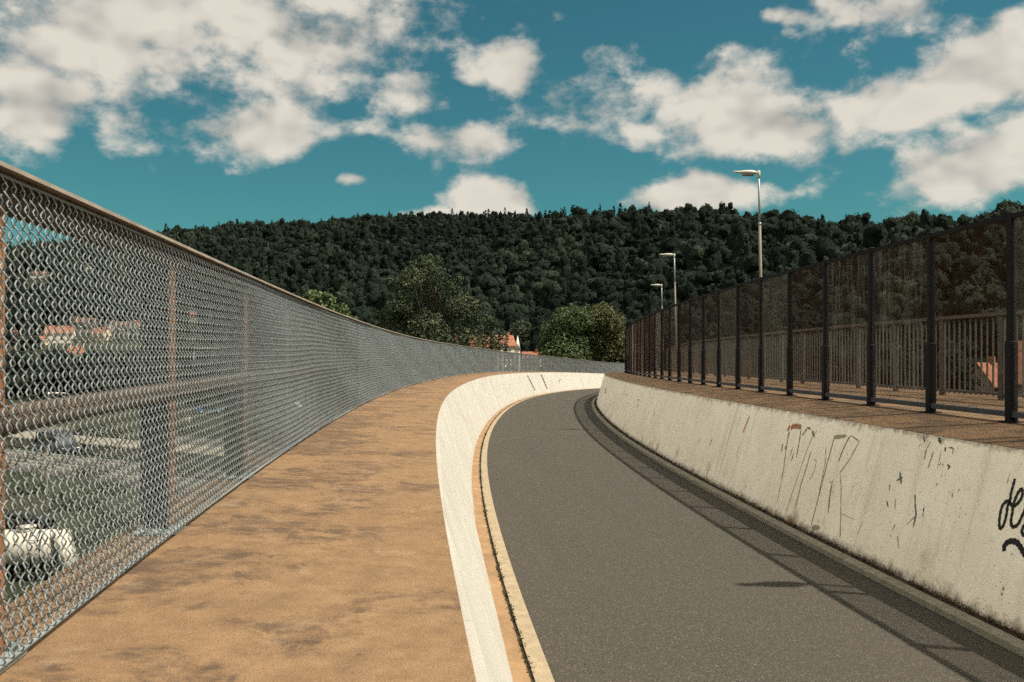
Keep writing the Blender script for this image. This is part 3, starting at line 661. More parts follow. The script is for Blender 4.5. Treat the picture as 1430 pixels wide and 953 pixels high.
def crown_template(rng, n, kind, size, m):
    if kind == 'spruce':
        h = rng.random(n) ** .8; R = (1 - h) * .30 + .035
        tier = np.abs(((h * 9) % 1) - .5) * .6 + .7
        a = rng.uniform(0, 2*np.pi, n); rr = R * tier * np.sqrt(rng.uniform(.35, 1, n))
        C = np.stack([np.cos(a) * rr, np.sin(a) * rr, h], 1); d = np.stack([np.cos(a), np.sin(a), np.full(n, .55)], 1)
        V, F = leaf_quads(C, d, size * 1.1 * (1.15 - h * .7), rng, .45)
        return V, F, np.zeros(len(F))
    lumps = [(0, 0, .60, .25)]
    for i in range(rng.randint(8, 12)):
        a = rng.uniform(0, 2*np.pi); z = rng.uniform(.40, .88); q = rng.uniform(.06, .27) * (1.5 - z) * 1.1
        lumps.append((math.cos(a)*q, math.sin(a)*q, z, rng.uniform(.09, .17)))
    SV, SF = quad_sphere(m); Vs, Fs, Ts = [], [], []; off = 0
    for l in lumps:
        ph = rng.uniform(0, 6, 6); d = SV
        r = 1 + .20*np.sin(d[:,0]*5+ph[0])*np.sin(d[:,1]*5+ph[1]) + .16*np.sin(d[:,2]*8+ph[2]+d[:,0]*4) + .10*np.sin(d[:,0]*13+ph[3])*np.cos(d[:,2]*12+ph[4])
        V = np.array(l[:3]) + d * r[:, None] * l[3] * np.array([1, 1, .85])
        Vs.append(V); Fs.append(SF + off); off += len(V); Ts.append(np.full(len(SF), rng.normal(0, .07)))
    C, d, k = lump_points(lumps, n, rng, .02)
    C = C + d * .012
    V, F = leaf_quads(C, d, np.full(n, size) * rng.uniform(.6, 1.3, n), rng, .4)
    Vs.append(V); Fs.append(F + off); Ts.append(rng.normal(.03, .06, len(F)))
    return np.concatenate(Vs), np.concatenate(Fs), np.concatenate(Ts)
HOUSES = []           # (x, y, radius, corridor) kept clear of forest trees, filled below
def clear_of_houses(x, y):
    ok = np.ones(len(x), bool)
    for hx, hy, r, cor in HOUSES:
        hd = math.hypot(hx, hy); ux, uy = hx / hd, hy / hd
        al = x * ux + y * uy; pe = np.abs(x * uy - y * ux)
        ok &= ~((pe < r * al / hd + 1.5) & (al > hd - cor) & (al < hd + r * 1.2))
    return ok
def build_forest():
    rng = np.random.RandomState(5)
    pts = []
    for x in np.arange(-640, 420, 5.9):
        for y in np.arange(40, 960, 5.9): pts.append((x, y))
    p = np.array(pts) + rng.uniform(-5.2, 5.2, (len(pts), 2)); x, y = p[:, 0], p[:, 1]
    az = np.degrees(np.arctan2(x, y)); D = np.hypot(x, y)
    f0 = np.interp(az, [-45,-10,-6,0,6,10,20,28,45], [176,174,165,165,160,120,85,72,60])
    ok = (az > -37) & (az < 40) & (D > f0) & (D < ridge_R(az) + 22)
    thin = (D > 500) & (rng.random(len(x)) < .22); ok &= ~thin
    x, y, az, D = x[ok], y[ok], az[ok], D[ok]
    c = clear_of_houses(x, y); x, y, az, D = x[c], y[c], az[c], D[c]
    z = terrain(x, y)
    near_ridge = D > ridge_R(az) - 45
    spr = (rng.random(len(x)) < np.where(near_ridge & (az > -22) & (az < 9), .6, np.where(az > 9, .02, .07)))
    H = np.where(spr, rng.uniform(10, 17, len(x)), rng.uniform(9.5, 15.5, len(x))) * np.where(az > 8, 1.06, 1.0)
    H = np.where((z < 6) & (az < -6), H * .62, H)
    Wd = np.where(spr, H * rng.uniform(.75, 1.0, len(x)), rng.uniform(.85, 1.25, len(x)) * 10.2)
    Wd = np.where((z < 6) & (az < -6), Wd * .75, Wd)
    vs_ = np.exp(rng.normal(0, .20, len(x))); H = H * np.clip(vs_, .70, 1.18); Wd = Wd * np.clip(np.exp(rng.normal(0, .25, len(x))), .6, 1.6)
    patch = np.sin(x * .013 + 2) * np.cos(y * .016 + x * .006) + .7 * np.sin(x * .031 + y * .027) * np.cos(y * .035 - x * .012 + 1)
    tint0 = np.clip(rng.normal(.36, .15, len(x)) + .15 * patch, .0, .9)
    Vs, Fs, Ts = [], [], []; off = 0
    groups = []
    for lod, (lo, hi, n, sz, m) in enumerate(((0, 125, 1500, .038, 5), (125, 230, 520, .045, 4), (230, 420, 320, .050, 3), (420, 2000, 130, .07, 2))):
        for tkind in ('broad', 'spruce'):
            for v in range(6 if tkind == 'broad' else 3):
                groups.append((lo, hi, tkind, v, crown_template(rng, n if tkind == 'broad' else 60 + n // 3, tkind, sz if tkind == 'broad' else .13, m)))
    vid = rng.randint(0, 60, len(x))
    for lo, hi, tkind, v, (TV, TF, TT) in groups:
        m = (D >= lo) & (D < hi) & (spr == (tkind == 'spruce')) & (vid % (6 if tkind == 'broad' else 3) == v)
        q = np.where(m)[0]
        if not len(q): continue
        a = rng.uniform(0, 2*np.pi, len(q)); ca, sa = np.cos(a)[:, None], np.sin(a)[:, None]
        X = TV[None, :, 0] * Wd[q][:, None]; Y = TV[None, :, 1] * Wd[q][:, None]
        V = np.stack([X*ca - Y*sa + x[q][:, None], X*sa + Y*ca + y[q][:, None], TV[None, :, 2] * H[q][:, None] + z[q][:, None]], -1)
        nv = len(TV)
        F = TF[None] + (np.arange(len(q)) * nv)[:, None, None] + off
        off += nv * len(q)
        T = np.clip(tint0[q][:, None] + TT[None, :], 0, 1)
        Vs.append(V.reshape(-1, 3)); Fs.append(F.reshape(-1, 4)); Ts.append(T.ravel())
    V = np.concatenate(Vs); F = np.concatenate(Fs); T = np.concatenate(Ts)
    pass
    o = mk('forest', V, F, M['forest'], attr=T, smooth_sh=True); print('QUADS', len(F), len(x))
    tag(o, 'dark green mixed forest covering the long hill', 'forest', kind='stuff')
def garden_trees():
    rng = np.random.RandomState(9); n = 0
    for hx, hy, r, cor in list(HOUSES):
        if cor != 105 or n > 36: continue
        hd = math.hypot(hx, hy); ux, uy = hx / hd, hy / hd
        for k in range(3):
            al = rng.uniform(-14, 10); pe = rng.choice([-1, 1]) * (r + rng.uniform(1.5, 5))
            if k == 2: al = -rng.uniform(16, 40); pe = rng.uniform(-r, r)
            x, y = hx + ux * al - uy * pe, hy + uy * al + ux * pe
            z = float(terrain(x, y)); h = rng.uniform(3.0, 6.0) if k < 2 else rng.uniform(2.0, 3.4)
            t = make_tree('garden_tree', 'small dark garden tree between the houses on the hillside', (x, y, z), [(x, y, z + h*.62, h*.34), (x + h*.16, y, z + h*.5, h*.26), (x - h*.15, y + .4, z + h*.55, h*.27)], 420, h*.10, M['leaf_dark'], 'garden trees among the hillside houses', .12, 200 + n)
            t['category'] = 'tree'; n += 1
def make_tree(name, label, base, lumps, n, leaf, mat, group=None, trunk_r=.28, seed=1, tb=.45):
    rng = np.random.RandomState(seed); base = np.array(base, float)
    t = empty(name, tuple(base), label, 'tree', group)
    L = np.array([list(l) for l in lumps], float); L[:, :3] -= base
    C, d, k = lump_points(L, n, rng, .5, .75)
    tint = np.clip(tb + (rng.random(len(L))[k] - .5) * .3 + rng.normal(0, .22, n), 0, 1)
    V, F = leaf_quads(C, d * .7 + np.array([0, 0, .35]), leaf * rng.uniform(.6, 1.35, n), rng, .6)
    mk('crown', V, F, mat, t, attr=tint, local=True)
    m = MB(); cen = L[:, :3].mean(0); top = L[:, 2].max()
    sp = [Vector((0, 0, -.3)), Vector((cen[0]*.2, cen[1]*.2, top*.25)), Vector((cen[0]*.6, cen[1]*.6, top*.5)), Vector((cen[0], cen[1], top*.85))]
    m.tube(sp, [trunk_r*1.25, trunk_r, trunk_r*.7, trunk_r*.2], 8)
    for l in L:
        a = sp[1].lerp(sp[2], rng.random()); b = Vector(l[:3]); mid = a.lerp(b, .55) + Vector((0, 0, l[3]*.2))
        m.tube([a, mid, b], [trunk_r*.3, trunk_r*.17, trunk_r*.05], 5)
    m.build('trunk', M['bark'], t, True)
    return t

# ------------------------------------------------------------------ houses
def house(label, base, w, dp, hw, hr, rz, wall, roof, ridge='x', group='houses on the valley side', nwin=3, rows=1, chim=True, name='house', cat='house', cor=105):
    t = empty(name, tuple(base), label, cat, group); t.rotation_euler = (0, 0, rz)
    HOUSES.append((base[0], base[1], max(w, dp) * .55, cor))
    a, b = w / 2, dp / 2
    V = [(-a,-b,-1.5),(a,-b,-1.5),(a,b,-1.5),(-a,b,-1.5),(-a,-b,hw),(a,-b,hw),(a,b,hw),(-a,b,hw)]
    F = [(0,1,5,4),(1,2,6,5),(2,3,7,6),(3,0,4,7)]
    if ridge == 'x': V += [(-a, 0, hw+hr), (a, 0, hw+hr)]; F += [(4,8,7),(5,6,9)]
    else: V += [(0, -b, hw+hr), (0, b, hw+hr)]; F += [(4,5,8),(6,7,9)]
    mk('wall', V, F, M[wall], t, local=True)
    o = .35; th = .16
    if ridge == 'x':
        k = hr / b; pr = [(-b-o, hw-o*k), (0, hw+hr), (b+o, hw-o*k), (b+o, hw-o*k+th), (0, hw+hr+th*1.2), (-b-o, hw-o*k+th)]
        V = [(sx*(a+o), y, z+.02) for sx in (-1, 1) for y, z in pr]
    else:
        k = hr / a; pr = [(-a-o, hw-o*k), (0, hw+hr), (a+o, hw-o*k), (a+o, hw-o*k+th), (0, hw+hr+th*1.2), (-a-o, hw-o*k+th)]
        V = [(x, sy*(b+o), z+.02) for sy in (-1, 1) for x, z in pr]
    F = [(i, (i+1) % 6, 6+(i+1) % 6, 6+i) for i in range(6)] + [(0,1,4,5),(1,2,3,4),(6,11,10,7),(7,10,9,8)]
    rf = mk('roof', V, F, M[roof], t, local=True)
    if chim:
        m = MB(); m.box(.18*w, .18*w+.6, -.3, .3, hw+hr*.4, hw+hr+.8, .04); m.build('chimney', M[roof], rf, True)
    for r in range(rows):
        z = .9 + r * 2.6
        if z + 1.2 > hw + .2: break
        for i in range(nwin):
            x = -a + w * (i + .5) / nwin
            m = MB(); m.box(x-.5, x+.5, -b-.03, -b+.02, z, z+1.25); m.build('window', M['glass'], t, True)
        for sx in (-1, 1):
            for y in (-b*.45, b*.45):
                m = MB(); m.box(sx*a-.025, sx*a+.025, y-.5, y+.5, z, z+1.25); m.build('window', M['glass'], t, True)
    if ridge == 'y':
        m = MB(); m.box(-.45, .45, -b-.03, -b+.02, hw+hr*.12, hw+hr*.12+min(1.1, hr*.4)); m.build('window', M['glass'], t, True)
    m = MB(); m.box(a*.1, a*.1+.95, b-.02, b+.03, -.1, 2.05); m.build('door', M['bark'], t, True)
    return t
def hs(label, px, py, wpx, dpx, hpx, rpx, rz, wall, roof, ridge, nwin=3, rows=1, Y=None, **k):
    if Y is None: b = march(px, py)
    else:
        b = W(px, py, Y); b[2] = float(terrain(b[0], b[1]))
    m = b[1] / FPX
    return house(label, b, wpx*m, dpx*m, hpx*m, rpx*m, rz, wall, roof, ridge, nwin=nwin, rows=rows, **k)
hs('long white house with an orange roof, front of the hillside cluster behind the chain-link', 84, 478, 36, 22, 12, 10, .25, 'white', 'tile', 'x', 4, 2)
hs('tall narrow white gabled house behind the long orange-roofed one', 102, 463, 13, 16, 12, 8, .15, 'white', 'tile_dark', 'y', 2, 2)
hs('grey house with a brown roof left of the cream gable', 116, 463, 16, 18, 12, 6, .1, 'greywall', 'tile_dark', 'x', 3, 2)
hs('cream gabled house with two upper windows beside the grey house', 132, 463, 14, 18, 12, 6, -.1, 'cream', 'tile_dark', 'y', 2, 2)
hs('cream house under a sloping orange roof in the middle of the hillside cluster', 142, 475, 24, 16, 9, 8, -.35, 'cream', 'tile', 'x', 3, 1)
hs('white house with a pointed gable and pale roof edges, middle of the upper row', 158, 466, 17, 18, 10, 9, .2, 'white', 'tile_dark', 'y', 2, 1)
hs('grey house with a flat brown roof in the upper row of the cluster', 174, 466, 15, 16, 11, 5, .1, 'greywall', 'tile_dark', 'x', 3, 1)
hs('white gabled house with one dark window near the big fence post', 190, 466, 17, 18, 10, 8, -.1, 'white', 'tile', 'y', 2, 1)
hs('cream house with a bright orange roof at the end of the upper row', 208, 462, 20, 16, 10, 9, .35, 'cream', 'tile', 'x', 3, 1)
hs('white house with a red roof low beside the big fence post', 208, 477, 16, 16, 12, 8, -.3, 'white', 'tile', 'y', 2, 1)
hs('low house with a wide orange roof standing alone below the cluster', 106, 499, 20, 14, 6, 9, .2, 'white', 'tile', 'x', 3, 1)
hs('pinkish house with an orange roof partly behind the first fence post', 17, 478, 14, 14, 9, 7, .3, 'cream', 'tile', 'x', 2, 1)
hs('ochre house among trees left of the hillside cluster', 57, 482, 16, 12, 7, 5, .1, 'cream', 'tile', 'x', 3, 1)
hs('small house with a red roof high on the slope beyond the big fence post', 270, 447, 14, 12, 7, 5, .2, 'cream', 'tile', 'x', 3, 1)
hs('tiny white house beside the red-roofed one on the slope', 297, 444, 9, 9, 6, 4, -.2, 'white', 'tile_dark', 'y', 2, 1)
hs('pale flat-looking house high in the forest above the cluster', 55, 388, 22, 10, 5, 3, .1, 'white', 'tile_dark', 'x', 4, 1)
hs('small white house far up the forest slope', 124, 376, 9, 8, 5, 3, 0, 'white', 'tile_dark', 'y', 2, 1)
hs('white house highest on the forest slope behind the chain-link', 173, 372, 10, 9, 7, 4, .1, 'white', 'tile_dark', 'y', 2, 1)
CG = 'houses beyond the end of the bridge'
CK = dict(group=CG, cor=60)
CK['Y'] = 205
hs('white house with an orange tiled roof just above the far fence', 703, 556, 26, 18, 75, 12, .45, 'white', 'tile', 'x', 3, 4, **CK)
hs('low house with a bright orange roof touching the far fence top', 743, 556, 24, 16, 57, 7, -.15, 'cream', 'tile', 'x', 3, 2, **CK)
hs('house with an orange roof behind the branches of the big tree', 670, 556, 26, 16, 74, 11, .2, 'cream', 'tile', 'x', 3, 3, **CK)
hs('house with a reddish roof low beneath the big tree', 598, 556, 26, 16, 76, 11, -.2, 'cream', 'tile', 'x', 3, 3, **CK)
hs('small pinkish house beneath the big tree', 634, 556, 12, 12, 76, 8, .1, 'white', 'tile', 'y', 2, 3, **CK)
tw = empty('church_tower', tuple(march(723, 494, 190)), 'slim white tower with a pointed spire beside the orange-roofed house', 'tower', CG)
tw.location = W(723, 499, 196); tw.location.z = float(terrain(tw.location.x, tw.location.y)); HOUSES.append((tw.location.x, tw.location.y, 3, 90))
m = MB(); m.box(-.5, .5, -.5, .5, -1, 10.6, .03); m.build('wall', M['white'], tw, True)
m = MB(); m.add([(-.6,-.6,10.55),(.6,-.6,10.55),(.6,.6,10.55),(-.6,.6,10.55),(0,0,13.6)], [(0,1,4),(1,2,4),(2,3,4),(3,0,4),(3,2,1,0)]); m.build('spire', M['white'], tw, True)
m = MB(); m.box(-.2, .2, -.54, -.48, 8.6, 9.8); m.build('window', M['glass'], tw, True)
RG = 'houses behind the grey railing'
hs('large house with a broad orange roof seen through the mesh at the photo edge', 1438, 560, 76, 60, 80, 52, -.5, 'greywall', 'tile', 'x', 4, 2, Y=105, group=RG)
hs('brick-red roofed house beside a railing post, lower than its neighbour', 1378, 560, 42, 40, 84, 26, .6, 'greywall', 'tile', 'x', 3, 2, Y=98, group=RG)
hs('small house with an orange roof seen through the speckled mesh panel', 1188, 535, 22, 24, 78, 14, .3, 'cream', 'tile', 'x', 2, 2, Y=150, group=RG)
hs('cream house with a small round-headed gable among dark trees behind the mesh', 1258, 535, 18, 20, 78, 16, -.2, 'cream', 'tile', 'y', 2, 2, Y=150, group=RG)

build_forest()
garden_trees()
# ------------------------------------------------------------------ trees one can tell apart
def lumps_px(spec, Y, rng):
    out = []
    for px, py, r in spec:
        m = Y / FPX; c = W(px, py, Y + rng.uniform(-.6, .6) * r * m * 1.6)
        out.append((c[0], c[1], c[2], r * m))
    return out
rg = np.random.RandomState(21)
b = W(612, 520, 92); b[2] = 0
big = [(590,362,6),(601,358,5),(612,363,7),(580,371,9),(596,374,13),(576,388,18),(612,390,18),(557,400,15),(630,402,14),(544,394,7),(642,391,7),(596,408,25),(560,425,18),(646,428,20),(664,424,8),(610,432,30),(575,440,26),(545,446,19),(528,440,8),(668,452,21),(690,450,8),(636,452,28),(600,465,32),(556,468,30),(522,462,9),(682,472,18),(703,470,8),(655,482,26),(610,490,36),(565,495,30),(700,486,14)]
make_tree('broadleaf_tree', 'large spreading tree with an uneven crown rising above the chain-link fence', b, lumps_px(big, 92, rg), 24000, .225, M['leaf_dark'], None, .42, 3, .40)
b = W(797, 520, 150); b[2] = 0
make_tree('broadleaf_tree', 'round leafy green tree beyond the far fence, left of its yellowing twin', b, lumps_px([(792,452,26),(775,465,22),(812,448,22),(770,485,22),(797,478,34),(820,470,24),(790,500,36)], 150, rg), 14000, .36, M['leaf'], 'pair of round trees', .4, 4, .34)
b = W(845, 520, 150); b[2] = 0
make_tree('broadleaf_tree', 'round tree with yellowing leaves beyond the far fence, nearest the mesh screen', b, lumps_px([(840,440,18),(828,452,20),(855,452,20),(862,474,16),(842,470,32),(850,492,26),(830,495,30),(866,496,12)], 150, rg), 14000, .36, M['leaf_autumn'], 'pair of round trees', .4, 5, .30)
b = W(455, 560, 66); b[2] = 0
make_tree('broadleaf_tree', 'bushy bright green tree top peeping over the chain-link rail', b, lumps_px([(438,418,14),(456,424,16),(474,438,14),(446,446,28),(472,462,28),(440,480,34),(486,455,14)], 66, rg), 5000, .30, M['leaf'], None, .25, 6, .4)
b = W(716, 520, 175); b[2] = float(terrain(b[0], b[1]))
make_tree('broadleaf_tree', 'small round dark tree above the white tower', W(728, 500, 236) * np.array([1, 1, 0]) + np.array([0, 0, float(terrain(W(728, 500, 236)[0], 236))]), lumps_px([(722,470,16),(734,468,16),(728,460,14),(740,478,16)], 236, rg), 2500, .6, M['leaf_dark'], None, .3, 8, .4)

# ------------------------------------------------------------------ railway valley behind the chain-link fence
TA = np.array([-52.3, 95.6]); TD = np.array([.828, -.561]); TN = np.array([-.561, -.828])
def T(a, o, z): q = TA + TD * a + TN * o; return (q[0], q[1], z)
def tstrip(name, a0, a1, prof, mat, parent=None):
    V = [T(a, o, z) for a in (a0, a1) for o, z in prof]; n = len(prof)
    F = [(i, (i+1) % n, n+(i+1) % n, n+i) for i in range(n)] + [tuple(range(n)), tuple(range(2*n-1, n-1, -1))]
    return mk(name, V, F, mat, parent)
for i, (off, lb) in enumerate(((4.6, 'railway track running right beside the pale platform edge'), (8.6, 'railway track nearest the bridge, with two shiny rails'), (-9.0, 'railway track behind the platform'), (-13.2, 'railway track farthest from the bridge, beside the hedge'))):
    t = empty('railway_track', T(0, off, 0), lb, 'railway track', 'railway tracks in the valley')
    tstrip('ballast', -190, 150, [(off-2, .01), (off-1.5, .22), (off+1.5, .22), (off+2, .01)], M['ballast'], t)
    for g in (-.75, .75): tstrip('rail', -190, 150, [(off+g-.05, .25), (off+g-.05, .42), (off+g+.05, .42), (off+g+.05, .25)], M['steel'], t)
    m = MB()
    for a in np.arange(-90, 70, .7):
        V = [T(aa, off+oo, zz) for zz in (.2, .27) for aa in (a-.12, a+.12) for oo in (-1.25, 1.25)]
        m.add(V, [(4,5,7,6),(0,1,5,4),(1,3,7,5),(3,2,6,7),(2,0,4,6)])
    sl = mk('sleepers', m.v, m.f, M['sleeper'], t); sl['kind'] = 'stuff'
o = tstrip('platform', -150, 90, [(-.1, 0), (-.1, .85), (.12, .85), (.12, 1.0), (-4.6, 1.0), (-4.6, 0)], M['beige'])
tag(o, 'long pale concrete platform between the railway tracks', 'platform')
def make_car(label, px, py, rz, body, L=4.2, Wd=1.75, H=1.5, cat='car', name='parked_car', van=False):
    b = W(px, py, CAMZ * FPX / (py - 499.2)); t = empty(name, (b[0], b[1], 0), label, cat, 'vehicles parked in the valley'); t.rotation_euler = (0, 0, rz)
    prof = [(-L/2, .35), (-L/2, .85), (-L*.46, .95), (-L*.42, H*.97), (-L*.36, H), (L*.20, H), (L*.34, 1.0), (L*.48, .86), (L/2, .6), (L/2, .35)] if van else \
           [(-L/2, .35), (-L/2, .80), (-L*.44, .92), (-L*.28, H*.97), (-L*.20, H), (L*.08, H), (L*.24, .95), (L*.46, .80), (L/2, .6), (L/2, .35)]
    n = len(prof); V = []
    for sy, ins in ((-1, .12), (-1, 0), (1, 0), (1, .12)):
        V += [(x, sy*(Wd/2 - (ins if z > .9 else ins*.4)), z) for x, z in prof]
    F = [(k*n+i, k*n+(i+1) % n, (k+1)*n+(i+1) % n, (k+1)*n+i) for k in range(3) for i in range(n)] + [tuple(range(n)), tuple(range(4*n-1, 3*n-1, -1))]
    mk('body', V, F, body, t, local=True)
    for sy in (-1, 1):
        m = MB(); y = sy*(Wd/2+.004); x0, x1 = (-L*.30, L*.22) if van else (-L*.24, L*.14)
        m.box(x0, x1, y-.008, y+.008, H*.64, H*.92); m.build('side_window', M['glass'], t, True)
        for x in (-L*.3, L*.31):
            m = MB(); m.tube([(x, sy*(Wd/2-.2), .32), (x, sy*(Wd/2+.02), .32)], .32, 14); wh = m.build('wheel', M['rubber'], t, True)
            m = MB(); m.tube([(x, sy*(Wd/2+.01), .32), (x, sy*(Wd/2+.03), .32)], .19, 10); m.build('rim', M['galv'], wh, True)
        m = MB(); m.box(L*.47, L*.505, sy*Wd*.36-.16, sy*Wd*.36+.16, .62, .76); m.build('headlight', M['lampwhite'], t, True)
    return t
make_car('dark blue van standing by the railway platform', 80, 635, -.595, M['vanblue'], 4.6, 1.9, 2.1, 'van', 'parked_van', True)
make_car('small blue car on the far side of the railway', 292, 578, .4, plain('blue_car_paint', (.05,.13,.24), .3, .1, 2))
make_car('small white car beyond the railway, far along the chain-link', 412, 575, -.3, M['white'])
# tank trailer beside the bridge
b = W(12, 808, 38.0); tk = empty('tank_trailer', (b[0], b[1], 0), 'white cylindrical tank trailer parked below the bridge, seen through the chain-link', 'trailer'); tk.rotation_euler = (0, 0, .06)
m = MB(); m.tube([(-2.3, 0, 1.27), (-2.2, 0, 1.27), (1.75, 0, 1.27), (1.85, 0, 1.27)], [.5, .72, .72, .5], 28); m.build('tank', M['tank'], tk, True, True)
m = MB(); m.tube([(.7, 0, 1.9), (.7, 0, 2.1)], .34, 16); m.tube([(.7, 0, 2.1), (.7, 0, 2.15)], .38, 16); m.build('hatch', M['tank'], tk, True)
m = MB(); m.tube([(-.5, 0, 1.9), (-.5, 0, 2.08)], .3, 16); m.tube([(-.5, 0, 2.08), (-.5, 0, 2.12)], .34, 16); m.build('hatch', M['tank'], tk, True)
m = MB(); m.box(-2.3, 1.9, -.45, -.33, .36, .5); m.box(-2.3, 1.9, .33, .45, .36, .5)
for x in (-2, -.6, .8, 1.7): m.box(x-.06, x+.06, -.45, .45, .5, .62)
m.build('chassis', M['black'], tk, True)
for x in (-1.6, .1, 1.5):
    m = MB(); m.tube([(x, 0, 1.27), (x + .06, 0, 1.27)], .735, 28); m.build('strap', M['black'], tk, True)
m = MB()
for y in (-.1, .2): m.tube([(1.2, -.74 + y * .02, .5), (1.2 + y * 1.2, -.62, 1.75), (1.2 + y * 1.2, -.3, 2.05)], .018, 6)
for k in range(5): m.tube([(1.1, -.75 + k * .02, .6 + k * .27), (1.42, -.75 + k * .02, .6 + k * .27)], .014, 6)
m.build('ladder', M['black'], tk, True)
m = MB(); m.box(-2.3, 1.9, -.02, .02, .45, .5); m.build('drawbar', M['black'], tk, True)
for x in (-1.2, -.3):
    for y in (-.62, .62):
        m = MB(); m.tube([(x, y-.12, .36), (x, y+.12, .36)], .36, 16); m.build('wheel', M['rubber'], tk, True)
m = MB(); V = [(1.92, -.5, 1.92), (2.2, -.5, 1.96), (2.75, -.5, .1), (2.45, -.5, .06)]; V += [(x, .5, z) for x, _, z in V]; m.add(V, [(0,1,2,3),(7,6,5,4),(0,4,5,1),(1,5,6,2),(2,6,7,3),(3,7,4,0)]); m.build('tail_board', M['tank'], tk, True)
# black pipes stacked behind it
pb = W(67, 754, 46.0); n = 0
PLB = ['black plastic pipe lowest at the front of the stack behind the white tank', 'black plastic pipe lowest at the back of the stack behind the white tank']
for r in range(4):
    for c in range(2):
        rr = .14
        m = MB(); x = (c - .5 + (.5 if r % 2 else 0)) * rr * 2.0; z = rr + r * rr * 1.8
        for ri, ro in ((rr*.8, rr*.8), ): pass
        V = []; F = []; k = 14
        for (yy, rad) in ((0, rr), (0, rr*.78), (6.0, rr*.78), (6.0, rr)):
            V += [(x + math.cos(2*math.pi*i/k)*rad, yy, z + math.sin(2*math.pi*i/k)*rad) for i in range(k)]
        for q in range(4):
            for i in range(k):
                j = (i+1) % k; F.append((q*k+i, q*k+j, ((q+1) % 4)*k+j, ((q+1) % 4)*k+i))
        m.add(V, F); o = m.build('pipe', M['blackpipe'], None, True)
        o.location = (pb[0], pb[1], 0); o.rotation_euler = (0, 0, .95)
        tag(o, 'black plastic pipe in the stack behind the white tank trailer', 'pipe', 'stacked black pipes')
# valley lamps and a cabinet
lb = W(64, 750, 47.0)
v1 = make_lamp(7.2, 4.5, 1.3, 'thin grey street lamp standing among the tracks behind the white tank', 'street lamps in the valley', .05)
v1.location = (lb[0], lb[1], 0); v1.rotation_euler = (0, 0, math.pi)
lb = W(269, 592, CAMZ * FPX / 93)
v2 = make_lamp(10.2, 6.0, 5.2, 'tall thin street lamp with a long arm beyond the railway, beside a white cabinet', 'street lamps in the valley', .055)
v2.location = (lb[0], lb[1], 0); v2.rotation_euler = (0, 0, math.pi)
cb = empty('utility_cabinet', (lb[0] - .6, lb[1] - .8, 0), 'small white cabinet at the foot of the long-armed lamp', 'cabinet')
m = MB(); m.box(-.5, .5, -.25, .25, 0, 1.1, .03); m.build('case', M['white'], cb, True)
m = MB(); m.box(-.55, .55, -.3, .3, 1.1, 1.17, .02); m.build('lid', M['beige'], cb, True)
for i, (px, py, r, lbl, mt) in enumerate([(118,612,11,'olive shrub first in the hedge row behind the platform','leaf_dark'),(140,614,12,'rounded shrub in the hedge row directly behind the platform middle','leaf_dark'),(165,616,12,'brownish shrub in the hedge row behind the platform','leaf_autumn'),(190,618,12,'green shrub in the hedge row left of the big fence post','leaf'),
        (52,836,14,'dry orange-brown shrub in front of the white tank','leaf_autumn'),(30,845,12,'dark weedy shrub low against the bridge edge','leaf_dark'),(110,800,16,'dark shrub to the right of the white tail board','leaf_dark'),(262,604,12,'low green shrub past the big fence post','leaf')]):
    Y = CAMZ * FPX / (py - 499.2); c = W(px, py, Y); m_ = Y / FPX * r
    tr = make_tree('shrub', lbl, (c[0], c[1], 0), [(c[0], c[1], m_*.7, m_), (c[0]+m_*.8, c[1]+.3, m_*.6, m_*.8), (c[0]-m_*.8, c[1]-.2, m_*.55, m_*.75)], 900, m_*.22, M[mt], 'shrubs in the valley', .06, 40+i)
    tr['category'] = 'shrub'

rgb = np.random.RandomState(77)
for i, (px, py, r) in enumerate([(112,712,20),(150,690,14),(170,735,20),(262,668,16),(300,662,14),(130,668,12),(40,690,14),(310,612,10),(262,630,9),(340,606,10),(120,760,16)]):
    Y = CAMZ * FPX / (py - 499.2); q = W(px, py, Y); m_ = Y / FPX * r
    tr = make_tree('shrub', 'dark green bush on the rough grass between the railway and the bridge', (q[0], q[1], 0), [(q[0], q[1], m_*.6, m_), (q[0]+m_*1.1, q[1]+.3, m_*.45, m_*.7), (q[0]-m_*1.2, q[1]-.2, m_*.5, m_*.75)], 800, m_*.2, M['leaf_dark'], 'bushes on the rough grass below the bridge', .06, 80+i)
    tr['category'] = 'shrub'
# ------------------------------------------------------------------ weeds and dirt in the gutter cracks
def weeds(name, label, o0, o1, h, s0, s1, n, sz, hmax, seed):
    rng = np.random.RandomState(seed)
    s = s0 + (s1 - s0) * rng.random(n) ** 1.5; o = rng.uniform(o0, o1, n)
    keep = (np.sin(s * 5.1 + np.sin(s * 2.3) * 2) + np.sin(s * 13.7 + 1) + rng.normal(0, .9, n)) > -.7; s = s[keep]; o = o[keep]
    C = P(s, o, h) + np.stack([rng.normal(0, .006, len(s)), rng.normal(0, .006, len(s)), hmax * rng.random(len(s)) ** 2], 1)
    V, F = leaf_quads(C, np.tile([0, 0, .6], (len(C), 1)), sz * rng.uniform(.5, 1.5, len(C)), rng, .9)
    tag(mk(name, V, F, M['weed'], attr=rng.random(len(F))), label, 'weeds', kind='stuff')
weeds('moss_left', 'dark moss and weeds in the crack beside the pale kerb', .093, .128, -1.596, -2, 40, 9000, .016, .014, 3)
weeds('moss_right', 'dark moss and dirt along the foot of the graffiti parapet', 2.89, 2.945, -1.594, -1, 34, 16000, .014, .03, 4)

